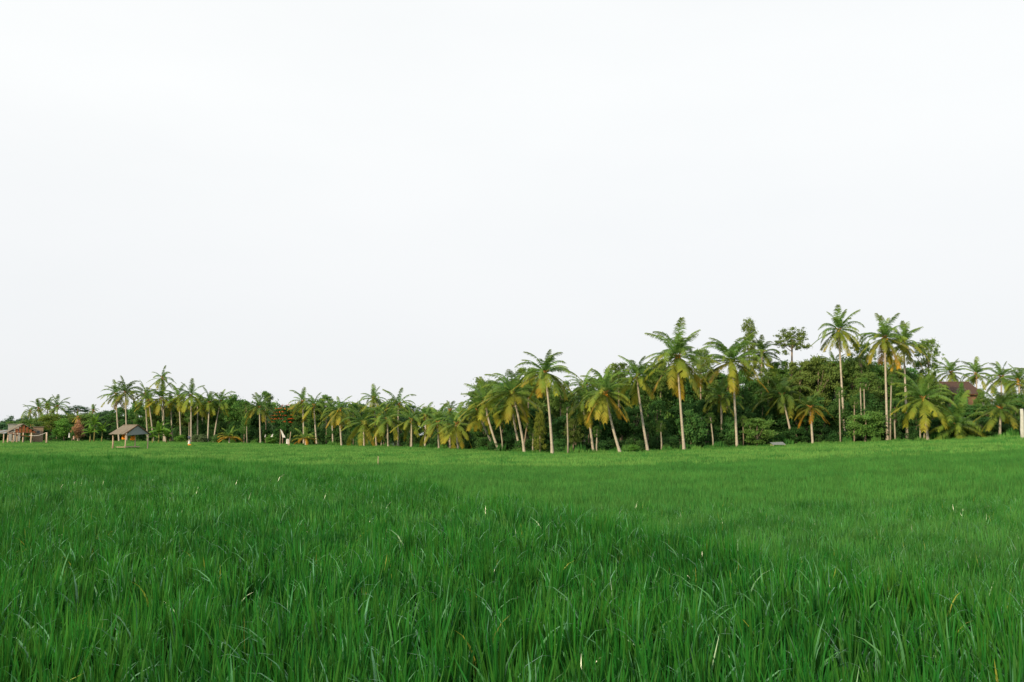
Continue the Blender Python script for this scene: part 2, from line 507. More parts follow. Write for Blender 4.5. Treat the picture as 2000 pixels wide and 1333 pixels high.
# ---------------------------------------------------------------- palms
def frond_mesh(e0, bend, seed, pairs=27, dense=1.0):
    """one pinnate frond of length 1 leaving the crown along +X at elevation e0 (deg), curving down by bend"""
    r = random.Random(seed)
    V, Fc = [], []
    n = 9
    pts = [Vector((0.015, 0, 0))]
    tan = []
    sideways = r.choice((-1, 1)) * r.uniform(.0, .9)
    for i in range(n):
        t = (i + .5) / n
        a = R(e0) - R(bend) * t ** 1.5
        a = max(a, R(-88))
        y = sideways * t * .5
        d = Vector((math.cos(a), y, math.sin(a))).normalized()
        tan.append(d)
        pts.append(pts[-1] + d / n)
    tan.append(tan[-1])
    def sample(t):
        f = min(t * n, n - 1e-4); i = int(f); k = f - i
        return pts[i].lerp(pts[i + 1], k), tan[i]
    mb = MB()
    mb.tube([pts[0], pts[3], pts[6], pts[9]], [.010, .006, .004, .0015], 3, False)
    V, Fc = mb.v, mb.f
    down = Vector((0, 0, -1))
    lw = (.205 if e0 > 0 else .200) * r.uniform(.85, 1.15)
    gap = r.uniform(.2, 1.6)
    for sgn in (-1, 1):
        for k in range(pairs):
            t = .13 + .87 * (k + r.uniform(-.2, .2)) / (pairs - 1)
            t = min(max(t, .1), 1)
            if r.random() > .93 * dense: continue
            p, T = sample(t)
            side = T.cross(Vector((0, 0, 1)))
            if side.length < .1: side = Vector((0, 1, 0))
            side.normalize()
            ln = lw * (min(1, (t - .05) / .25) ** .6) * (1 - .5 * (max(0, t - .72) / .28) ** 1.5) * (.45 if gap < t < gap + .07 else 1) * r.uniform(.88, 1.08)
            dr = r.uniform(.5, 1.05) * (1 if e0 > 5 else .45)
            d1 = (side * sgn * (.95) + T * (.45 + .6 * t) + down * dr * .35).normalized()
            d2 = (d1 + down * dr * 1.0).normalized()
            w = .0094 * r.uniform(.75, 1.3)
            ww = T * w
            a = p; b = p + d1 * ln * .5; c = b + d2 * ln * .5
            q = len(V)
            V += [a - ww, a + ww, b + ww * .95, b - ww * .95, c]
            Fc += [(q, q + 1, q + 2, q + 3), (q + 3, q + 2, q + 4)]
    me = mesh('frond', V, Fc, M['frond'])
    at_ = me.attributes.new('age', 'FLOAT', 'POINT')
    at_.data.foreach_set('value', np.array([min(1.0, math.sqrt(p[0] ** 2 + p[1] ** 2 + p[2] ** 2)) for p in V], np.float32))
    return me

ELEVS = [84, 74, 63, 52, 41, 30, 19, 8, -4, -17, -31, -46, -60, -72]
FR = {}
for i, e in enumerate(ELEVS):
    for j in range(5):
        bend = (46 if e > 78 else 72 if e > 60 else 88 if e > 35 else 88 if e > 12 else 62 if e > -12 else 42 if e > -35 else 24) * (.62 + .17 * j)
        FR[(i, j)] = frond_mesh(e, bend, i * 7 + j, pairs=48)

def add_age(m):
    t = m.node_tree
    a = t.nodes.new('ShaderNodeAttribute'); a.attribute_name = 'age'
    hs = [n for n in t.nodes if n.type == 'HUE_SAT' and n.inputs['Color'].links[0].from_node.type == 'MIX'][0]
    src = hs.inputs['Color'].links[0].from_socket
    mm = t.nodes.new('ShaderNodeMix'); mm.data_type = 'RGBA'; mm.blend_type = 'MULTIPLY'
    mm.inputs[7].default_value = (1.65, 1.12, .66, 1)
    pw = t.nodes.new('ShaderNodeMath'); pw.operation = 'POWER'; pw.inputs[1].default_value = 2.4
    t.links.new(a.outputs['Fac'], pw.inputs[0]); t.links.new(pw.outputs[0], mm.inputs[0])
    t.links.new(src, mm.inputs[6]); t.links.new(mm.outputs[2], hs.inputs['Color'])
add_age(M['frond'])
GREEN = Vector((0.105, 0.222, 0.048))
LIME = Vector((0.170, 0.260, 0.042))
YEL = Vector((0.215, 0.262, 0.042))
ORG = Vector((0.38, 0.275, 0.040))
BRN = Vector((0.20, 0.10, 0.045))

def frond_colour(t, warm, rnd):
    """t: 0 youngest (upright) .. 1 oldest (hanging)"""
    k = t * (0.58 + .60 * warm) + rnd.uniform(-.16, .16)
    st = [(0, GREEN), (.42, GREEN * 1.1), (.66, LIME), (.92, YEL), (1.25, ORG)]
    for (a, ca), (b, cb) in zip(st, st[1:]):
        if k <= b:
            c = ca.lerp(cb, max(0, (k - a) / (b - a))); break
    else: c = ORG
    return (c.x, c.y, c.z, 1)

palm_count = 0
PALMS = []
def palm(pb, pc, yc, Rpx, dY, warm, nf, label, ref=None, group=None, dark=1.0, low=-72, coco=True, trunk_r=.17, name='coconut_palm', cat='palm tree', seed=None):
    global palm_count
    palm_count += 1
    rnd = random.Random(seed if seed is not None else palm_count * 31 + 5)
    Y = float(tree_y(pb)) + dY
    base = ground_pt(pb, Y)
    crown = at(pc, yc, Y + rnd.uniform(-.8, .8))
    Lf = Rpx * Y / F / .93
    t = thing(name, base)
    tag(t, label, cat, group)
    loc = crown - base
    if loc.z > 1.0:
        pts, rad = [], []
        n = 12
        k = rnd.uniform(.2, .45) * (1 if rnd.random() < .8 else -1)
        for i in range(n + 1):
            s = i / n
            h = loc.z * s
            bx = s + k * s * (1 - s)          # sweep: leans low down, straightens
            pts.append(Vector((loc.x * (s * (1 - k) + k * (1 - (1 - s) ** 2)) , loc.y * s, h)))
            rad.append(trunk_r * (1.95 if i == 0 else 1.3 if i == 1 else 1.12 - .42 * s) * rnd.uniform(.96, 1.04))
        pts[0].z -= .3
        MB().tube(pts, rad, 9).build('trunk', M['trunk'], t, True)
    # fibrous crown base and fruit
    mb = MB()
    for q in range(7):
        a = rnd.uniform(0, 6.28)
        mb.tube([loc + Vector((0, 0, -.25)), loc + Vector((math.cos(a) * .22, math.sin(a) * .22, .15)), loc + Vector((math.cos(a) * .5, math.sin(a) * .5, .35))], [.1, .09, .03], 5)
    mb.build('leaf_base', M['fibre'], t)
    if coco:
        mb = MB()
        for q in range(rnd.randint(7, 13)):
            a = rnd.uniform(0, 6.28)
            mb.blob(loc + Vector((math.cos(a) * rnd.uniform(.2, .42), math.sin(a) * rnd.uniform(.2, .42), rnd.uniform(-.75, -.1))), rnd.uniform(.11, .15), nu=6, nv=4)
        ob = mb.build('coconut_bunch', M['coconut_orange'] if warm > .6 else M['coconut'], t, True)
        ob['kind'] = 'stuff'
    a0 = rnd.uniform(0, 6.28); low = low + rnd.uniform(-9, 9); pw_ = rnd.uniform(.78, 1.0)
    for i in range(nf):
        u = (i + .5) / nf
        e = 86 - (86 - low) * u ** pw_ + rnd.uniform(-11, 11)
        ei = min(range(len(ELEVS)), key=lambda q: abs(ELEVS[q] - e))
        ob = obj('frond', FR[(ei, rnd.randrange(5))], t, loc, a0 + i * 2.39996 + rnd.uniform(-.38, .38))
        s = Lf * (rnd.uniform(.80, 1.12) if e > -5 else rnd.uniform(.96, 1.20)) * (.92 if e > 78 else 1)
        ob.scale = (s, s * rnd.uniform(.85, 1.15), s)
        c = frond_colour(u, warm, rnd)
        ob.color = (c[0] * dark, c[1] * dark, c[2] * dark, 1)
    PALMS.append((pc, ref or label))
    return t

#     base crown  yc    R  dY warm nf  label
P_ = [
 # right-hand big palms
 (1025, 1001, 768, 60, 1, .55, 26, 'leaning palm whose trunk crosses a thinner one, left of a taller palm', 'the left leaning palm'),
 (1079, 1065, 728, 56, 0, .50, 27, 'tall slightly leaning palm, highest at the left end of the big palm row', 'the left high palm'),
 (1213, 1183, 767, 54, -2, .85, 25, 'strongly leaning palm with orange hanging fronds in the middle of the row', 'the orange hanging palm'),
 (1266, 1244, 735, 50, 1, .45, 24, 'leaning palm with a small crown between the orange hanging palm and a tall one', 'the small crowned palm'),
 (1336, 1323, 697, 70, 0, .62, 30, 'tall straight pale trunk palm with wide open crown and golden skirt at row centre', 'the wide crowned palm'),
 (1439, 1430, 706, 66, 2, .70, 28, 'tall palm with ragged upright fronds and thick yellow skirt hanging to both sides', 'the ragged topped palm'),
 (1650, 1638, 645, 47, 8, .42, 26, 'tallest slender palm with a neat round crown clear against the white sky', 'the tallest slender palm'),
 (1733, 1728, 660, 52, 3, .85, 28, 'very tall palm with heavy golden skirt, left of the pair touching crowns', 'the golden skirt palm'),
 (1772, 1765, 672, 45, 9, .55, 24, 'tall palm tucked behind the right shoulder of the golden skirt palm', 'the tucked tall palm'),
 (1587, 1583, 796, 38, 1, 1.35, 18, 'short yellow-orange palm standing low before the dark trees', 'the short orange palm'),
 (1812, 1803, 778, 62, 0, .40, 24, 'mid-height leaning palm with orange coconuts and one bent yellow frond', 'the palm with orange coconuts'),
 (1549, 1527, 772, 58, 7, .30, 18, 'dark palm with one tall upright frond and drooping side fronds in shade', 'the dark drooping palm'),
 (1487, 1488, 690, 42, 16, .15, 22, 'dark bushy palm behind the ragged topped palm, beside the narrow tall tree', 'the dark bushy palm'),
 (1632, 1630, 716, 36, 16, .10, 18, 'dark shaded palm low behind the tallest slender palm', 'the shaded rear palm'),
 (1411, 1408, 776, 42, 6, .60, 16, 'old palm of brown hanging fronds below the ragged topped palm', 'the old brown palm'),
 (1160, 1148, 786, 46, 3, .45, 20, 'palm with curved thin trunk just left of the orange hanging palm', 'the curved thin palm'),
 (1019, 1000, 796, 46, 5, .40, 16, 'second thin palm half hidden behind the left leaning palm', 'the half hidden palm'),
 (978, 947, 786, 50, 2, .35, 20, 'steeply leaning palm at the left end of the tall wood', 'the steep leaning palm'),
 (974, 934, 802, 44, 5, .50, 16, 'steeply leaning thin palm with drooping brown frond, furthest left of the tall wood', 'the brown frond palm'),
 (1140, 1141, 756, 40, 10, .20, 18, 'green palm crown between the left high palm and the orange hanging palm', 'the middle green palm'),
 # right edge
 (1858, 1857, 728, 34, 40, .25, 20, 'small distant palm above the left end of the brown roof', 'the palm left above the roof'),
 (1907, 1907, 731, 34, 42, .40, 20, 'small distant palm rising above the middle of the brown roof', 'the palm above the roof'),
 (1956, 1956, 737, 38, 30, .20, 22, 'palm right of the brown roof with thin spreading crown', 'the palm right of the roof'),
 (1992, 1990, 744, 38, 26, .20, 22, 'palm at the right edge with upright crown above the field', 'the right edge palm'),
 (1952, 1954, 798, 50, 3, .25, 20, 'dark leaning palm with brown leaf bases below the roof, near the right edge', 'the dark right palm'),
 (1871, 1871, 832, 68, 3, .30, 17, 'large trunkless palm sprawling its fronds over the field edge below the brown roof', 'the sprawling palm'),
 # centre-left belt
 (896, 891, 828, 46, 1, .45, 20, 'low palm with pale trunk nearest the left of the tall wood', 'the low palm by the wood'),
 (858, 855, 826, 44, 1, .55, 20, 'low palm with one long yellow frond drooping left', 'the long yellow frond palm'),
 (804, 804, 820, 42, 1, .50, 18, 'low palm with bunched upright fronds and thin straight trunk', 'the bunched upright palm'),
 (778, 778, 790, 36, 4, .30, 18, 'green palm with thin straight trunk behind two lower palms', 'the thin straight palm'),
 (759, 757, 818, 46, 0, .45, 22, 'bushy palm with bright straight trunk at the middle of the low belt', 'the bright trunk palm'),
 (736, 731, 778, 30, 5, .30, 20, 'highest palm of the low belt with a narrow tufted top', 'the narrow tufted palm'),
 (712, 710, 826, 46, 0, .55, 20, 'broad low palm with big upright fronds and short pale trunk', 'the broad low palm'),
 (745, 752, 800, 34, 6, .35, 16, 'palm between the narrow tufted and thin straight palms, mostly hidden', 'the hidden belt palm'),
 (668, 663, 800, 34, 1, .75, 22, 'palm with golden hanging fronds and a clear pale trunk left of the low belt', 'the golden hanging palm'),
 (620, 613, 792, 30, 6, .55, 18, 'palm with small leaning trunk behind the young yellow palm', 'the small leaning palm'),
 (594, 591, 784, 28, 6, .60, 18, 'palm with a sparse spiky crown open to the sky, left of the young yellow palm', 'the sparse spiky palm'),
 (651, 648, 808, 30, 8, .60, 14, 'shaded palm just left of the golden hanging palm', 'the shaded golden palm'),
 (879, 879, 802, 26, 14, .20, 14, 'small far palm crown between the two lowest palms', 'the small far palm'),
 (830, 832, 812, 34, 6, .40, 15, 'palm half hidden between the bunched upright and long yellow frond palms', 'the half hidden belt palm'),
 # left group
 (510, 507, 796, 32, 1, .55, 20, 'lone palm with yellow drooping frond against a rounded dark tree', 'the lone palm'),
 (417, 431, 784, 32, 4, .20, 20, 'palm leaning right at the right end of the left cluster', 'the palm leaning right'),
 (406, 409, 786, 30, 1, .55, 20, 'palm with long straight trunk second from the right of the left cluster', 'the long straight palm'),
 (387, 386, 788, 26, 5, .50, 16, 'palm between two straight trunked palms in the left cluster', 'the between palm'),
 (374, 373, 772, 32, 0, .40, 22, 'straight palm with the brightest full length trunk of the left cluster', 'the brightest trunk palm'),
 (354, 349, 774, 32, 3, .30, 20, 'green palm with bushy top right of the highest one in the left cluster', 'the bushy left palm'),
 (321, 317, 738, 25, 4, .25, 18, 'highest palm of the left cluster with an untidy spiky top', 'the highest left palm'),
 (325, 315, 778, 34, 2, .60, 20, 'palm directly under the highest left palm with orange lower fronds', 'the under palm'),
 (301, 290, 782, 30, 2, .50, 18, 'palm with a leaning trunk rising right of the open hut', 'the palm right of the hut'),
 (290, 284, 770, 28, 4, .55, 16, 'palm leaning directly behind the right corner of the open hut', 'the hut corner palm'),
 (249, 245, 766, 33, 3, .55, 20, 'palm with upright dark top above the open hut', 'the palm above the hut'),
 (234, 227, 770, 32, 4, .45, 20, 'leftmost palm of the left cluster with a frond curling left', 'the curling palm'),
 (394, 396, 796, 24, 8, .50, 14, 'shaded palm deep within the left cluster', 'the deep cluster palm'),
 (338, 334, 790, 26, 8, .40, 14, 'shaded palm behind the bushy left palm', 'the rear cluster palm'),
 # far left
 (182, 182, 802, 15, 40, .10, 15, 'small far palm standing alone on the skyline left of the clusters', 'the far lone palm'),
 (112, 112, 794, 26, 25, .20, 18, 'palm with highest top of the far left clump', 'the far left top palm'),
 (94, 93, 792, 22, 28, .20, 16, 'palm second from the right of the far left clump', 'the second far palm'),
 (77, 76, 798, 22, 26, .20, 16, 'palm third from the right of the far left clump', 'the third far palm'),
 (61, 59, 804, 18, 30, .15, 14, 'small leftmost palm of the far left clump', 'the leftmost far palm'),
 (60, 61, 832, 24, 0, .15, 15, 'dark palm rising right behind the open timber shed', 'the shed palm'),
 (153, 152, 815, 12, 2, .90, 10, 'withered palm with short brown fronds above the brown creeper mound', 'the withered palm'),
]
for p in P_:
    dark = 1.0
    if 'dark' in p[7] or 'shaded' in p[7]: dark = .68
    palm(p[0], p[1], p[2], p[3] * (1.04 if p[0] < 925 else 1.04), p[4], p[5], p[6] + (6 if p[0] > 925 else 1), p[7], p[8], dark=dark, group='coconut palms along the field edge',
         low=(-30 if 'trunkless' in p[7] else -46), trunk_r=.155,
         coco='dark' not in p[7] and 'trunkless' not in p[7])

# ---------------------------------------------------------------- low golden young palms (no trunk)
palm(448, 448, 855, 25, -3, 1.8, 19, 'trunkless young palm with golden fronds sprawling beside the green bushes', None, 'young golden palms', low=-2, coco=False, name='young_palm')
palm(598, 597, 858, 27, -3, 1.5, 19, 'trunkless young palm with upright yellow-green fronds right of the white flags', None, 'young golden palms', low=-2, coco=False, name='young_palm')

# ---------------------------------------------------------------- broadleaf trees
def crown_mesh(kind, seed, nleaf):
    """leaf clumps through a unit crown volume (radius 1, height -1..1); returns mesh and clump centres"""
    r = np.random.default_rng(seed)
    cen = []
    if kind == 'dense':
        n = 46
        for i in range(n):
            u = r.normal(0, 1, 3); u /= np.linalg.norm(u)
            cen.append((u * r.uniform(.35, .86), r.uniform(.20, .34), .62))
    elif kind == 'layer':
        for i in range(60):
            z = r.uniform(-.9, .9); w = math.sqrt(max(.05, 1 - z * z)) * .9
            a = r.uniform(0, 6.28); q = math.sqrt(r.random()) * w
            cen.append((np.array([q * math.cos(a), q * math.sin(a), z * .85]), r.uniform(.12, .28), .55))
    elif kind == 'umbrella':
        for i in range(125):
            a = r.uniform(0, 6.28); q = math.sqrt(r.random()) * .85
            cen.append((np.array([q * math.cos(a), q * math.sin(a), .45 - .9 * q * q + r.normal(0, .30)]), r.uniform(.05, .14), .6))
    elif kind == 'open':
        for i in range(130):
            z = r.uniform(-.95, .9); w = math.sqrt(max(.1, 1 - z * z))
            a = r.uniform(0, 6.28); q = math.sqrt(r.random()) * w * .9
            cen.append((np.array([q * math.cos(a), q * math.sin(a), z * .85]), r.uniform(.05, .14), .6))
    elif kind == 'column':
        for i in range(120):
            z = r.uniform(-.95, .95); w = .75 * (1 - .55 * (z + 1) / 2) + .1
            a = r.uniform(0, 6.28); q = math.sqrt(r.random()) * w
            cen.append((np.array([q * math.cos(a), q * math.sin(a), z]), r.uniform(.07, .19), .5))
    else:   # bush: half dome on the ground
        for i in range(34):
            u = r.normal(0, 1, 3); u /= np.linalg.norm(u); u[2] = abs(u[2])
            c = u * r.uniform(.35, .82); c[2] = c[2] * 1.7 - .85
            cen.append((c, r.uniform(.22, .34), .7))
    wts = np.array([c[1] ** 2 for c in cen]); wts /= wts.sum()
    pick = r.choice(len(cen), nleaf, p=wts)
    C0 = np.array([cen[k][0] for k in pick]); Rr = np.array([cen[k][1] for k in pick]); Fl = np.array([cen[k][2] for k in pick])
    u = r.normal(0, 1, (nleaf, 3)); u /= np.linalg.norm(u, axis=1)[:, None]
    rad = r.uniform(.3, 1.15, nleaf) ** .7 * np.where(r.random(nleaf) < (.14 if kind in ('dense', 'bush', 'layer') else .42), r.uniform(1.3, 2.4, nleaf), 1)
    off = u * (rad * Rr)[:, None]; off[:, 2] *= Fl
    P = C0 + off
    nrm = u * .6 + r.normal(0, .75, (nleaf, 3)) + np.array([0, 0, .4]); nrm /= np.linalg.norm(nrm, axis=1)[:, None]
    t = np.cross(nrm, r.normal(0, 1, (nleaf, 3))); t /= np.linalg.norm(t, axis=1)[:, None]
    b = np.cross(nrm, t)
    sz = r.uniform(.030, .058, nleaf)[:, None] * (1.25 if kind in ('dense', 'bush') else 1.0 if kind == 'layer' else .82)
    V = np.empty((nleaf * 4, 3)); wd = .55
    V[0::4] = P - t * sz; V[1::4] = P + b * sz * wd - nrm * sz * .2; V[2::4] = P + t * sz; V[3::4] = P - b * sz * wd - nrm * sz * .2
    me = bpy.data.meshes.new('crown')
    me.vertices.add(len(V)); me.vertices.foreach_set('co', V.astype(np.float32).ravel())
    me.loops.add(nleaf * 4); me.loops.foreach_set('vertex_index', np.arange(nleaf * 4, dtype=np.int32))
    me.polygons.add(nleaf); me.polygons.foreach_set('loop_start', np.arange(0, nleaf * 4, 4, dtype=np.int32))
    me.polygons.foreach_set('loop_total', np.full(nleaf, 4, np.int32))
    me.materials.append(M['leaf']); me.update(calc_edges=True); me.validate()
    return me, [c[0] for c in cen]

CR = {}
for k, n, q in (('dense', 9000, 5), ('layer', 7500, 5), ('umbrella', 7500, 2), ('open', 7000, 4), ('column', 6500, 2), ('bush', 6000, 4)):
    CR[k] = [crown_mesh(k, 900 + 17 * i + len(k), n) for i in range(q)]

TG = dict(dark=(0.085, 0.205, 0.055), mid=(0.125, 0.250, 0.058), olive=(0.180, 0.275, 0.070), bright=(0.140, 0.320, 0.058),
          shade=(0.055, 0.140, 0.040), grey=(0.14, 0.21, 0.10), brown=(0.42, 0.25, 0.14), blue=(0.095, 0.190, 0.095), yellow=(0.19, 0.26, 0.045))  # 'shade' is leaf green darkened so the wood's shade sits in the colour
tree_seed = 0
def tree(px, top, hw, bot, dY, kind, colour, label, group=None, name='broadleaf_tree', cat='tree', base_px=None, limbs=5, trunk_mat='bark', tr=None, deep=1.0):
    """crown spans photo rows top..bot and px +- hw at its own depth; trunk goes down to the ground"""
    global tree_seed
    tree_seed += 1
    r = random.Random(tree_seed * 13 + 1)
    Y = float(tree_y(px)) + dY
    bp = ground_pt(base_px if base_px is not None else px, Y)
    t_, b_ = at(px, top, Y), at(px, bot, Y)
    rx = hw * Y / F * 1.04
    rz = max(.3, (t_.z - b_.z) / 2)
    c = Vector((t_.x, Y, (t_.z + b_.z) / 2)) - bp
    root = thing(name, bp)
    tag(root, label, cat, group)
    me, cen = CR[kind][r.randrange(len(CR[kind]))]
    rot = r.uniform(0, 6.28)
    cr = obj('crown', me, root, c, rot)
    cr.scale = (rx, rx * r.uniform(.85, 1.1) * deep, rz)
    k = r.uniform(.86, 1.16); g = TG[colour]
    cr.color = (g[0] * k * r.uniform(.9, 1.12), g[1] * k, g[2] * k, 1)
    mb = MB()
    w = tr or max(.06, min(.3, rx * .055))
    top_ = c + Vector((0, 0, rz * .35))
    if c.z > rz * .2:
        mb.tube([Vector((0, 0, -.3)), Vector((c.x * .3 + r.uniform(-.1, .1), 0, c.z * .4)), Vector((c.x * .8, 0, max(.2, c.z - rz * .3))), top_], [w * 1.2, w, w * .8, w * .3], 7)
    m3 = Matrix.Rotation(rot, 3, 'Z')
    for q in r.sample(cen, min(limbs, len(cen))):
        p = m3 @ Vector((q[0] * rx, q[1] * rx, q[2] * rz)) + c
        a = Vector((c.x * .8, 0, max(.15, c.z - rz * r.uniform(.3, .7))))
        mb.tube([a, a.lerp(p, .5) + Vector((0, 0, -.05 * rz)), p], [w * .5, w * .32, w * .1], 5, False)
    mb.build('trunk', M[trunk_mat], root, True)
    return root

# the silhouette of the wood, apart from palms and the trees that stand clear
SX = [-60, 0, 50, 90, 130, 170, 200, 225, 250, 300, 350, 400, 450, 500, 560, 600, 640, 680, 720, 780, 830, 870, 905, 925, 945, 980, 1010, 1030, 1060, 1100, 1150, 1200, 1230, 1290, 1340, 1365, 1400, 1450, 1500, 1560, 1600, 1640, 1680, 1720, 1780, 1830, 1860, 1925, 1950, 2010, 2100]
SY = [820, 820, 815, 806, 800, 796, 802, 792, 780, 776, 774, 774, 770, 778, 782, 782, 778, 780, 780, 778, 788, 794, 792, 768, 740, 742, 734, 720, 735, 746, 742, 718, 718, 702, 716, 698, 726, 712, 714, 708, 696, 700, 684, 700, 712, 742, 784, 788, 772, 760, 758]
sil = lambda x: float(np.interp(x, SX, SY))
basey = lambda x: float(np.interp(x, PXT, RT))
ORD = ['first', 'second', 'third', 'fourth', 'fifth', 'sixth', 'seventh', 'eighth', 'ninth', 'tenth', 'eleventh', 'twelfth']
refs = [(p[0], p[1]) for p in PALMS if p[1].startswith('the ') and len(p[1].split()) <= 6]
used = {}
def auto_label(px, what):
    d, ref = min((abs(p - px), q) for p, q in refs)
    n = used.get((what, ref), 0); used[(what, ref)] = n + 1
    return '%s %s from the left behind %s' % (ORD[min(n, 11)], what, ref)

rr = random.Random(5)
def row(x0, x1, step, dY, topf, hwf, botf, kinds, cols, what, group, name='broadleaf_tree', cat='tree', **kw):
    x = x0
    while x < x1:
        px = x + rr.uniform(-.3, .3) * step
        top = topf(px) + rr.uniform(-3, 8)
        hw = hwf(px) * rr.uniform(.85, 1.2)
        tree(px, top, hw, botf(px, top), dY + rr.uniform(-1.5, 1.5), rr.choice(kinds), rr.choice(cols),
             auto_label(px, what), group, name, cat, **kw)
        x += step
R_ = lambda x: x > 925
hwid = lambda a, b: (lambda x: b if R_(x) else a)
# back rows close the wood, front rows shape its face
row(-40, 2080, 44, 34, lambda x: sil(x) + 4, hwid(33, 42), lambda x, t: basey(x) + 4, ['dense'], ['dark', 'dark', 'mid'], 'rear dark tree', 'rear trees of the wood')
row(-30, 925, 30, 15, lambda x: sil(x) + 2, hwid(23, 36), lambda x, t: t + (basey(x) - t) * .8, ['dense', 'layer'], ['mid', 'dark', 'blue', 'olive'], 'rounded green tree', 'middle trees of the wood')
row(935, 2080, 40, 17, lambda x: sil(x) + 1, hwid(19, 33), lambda x, t: t + (basey(x) - t) * .62, ['dense', 'layer', 'layer'], ['mid', 'dark', 'olive'], 'rounded green tree', 'middle trees of the wood')
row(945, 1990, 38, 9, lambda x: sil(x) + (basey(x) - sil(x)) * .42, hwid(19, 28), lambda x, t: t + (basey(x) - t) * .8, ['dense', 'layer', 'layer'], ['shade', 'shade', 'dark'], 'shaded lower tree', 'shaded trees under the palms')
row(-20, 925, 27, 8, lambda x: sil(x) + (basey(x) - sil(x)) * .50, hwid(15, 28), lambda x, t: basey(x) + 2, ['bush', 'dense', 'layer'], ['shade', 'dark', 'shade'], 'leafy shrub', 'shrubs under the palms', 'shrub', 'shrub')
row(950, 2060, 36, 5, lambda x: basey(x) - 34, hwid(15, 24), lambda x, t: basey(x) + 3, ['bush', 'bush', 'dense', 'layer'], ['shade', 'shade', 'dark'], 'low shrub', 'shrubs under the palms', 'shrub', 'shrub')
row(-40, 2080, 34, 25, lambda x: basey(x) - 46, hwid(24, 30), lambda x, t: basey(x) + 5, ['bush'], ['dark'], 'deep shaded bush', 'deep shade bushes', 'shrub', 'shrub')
# wooded skyline at the far left
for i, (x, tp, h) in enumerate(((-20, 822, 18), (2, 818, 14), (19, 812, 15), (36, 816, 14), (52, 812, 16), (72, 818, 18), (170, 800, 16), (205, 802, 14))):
    tree(x, tp, h, 856, 190 + 9 * i, 'dense', 'blue', '%s tree from the left on the distant skyline' % ORD[i], 'trees on the distant left skyline', limbs=2)

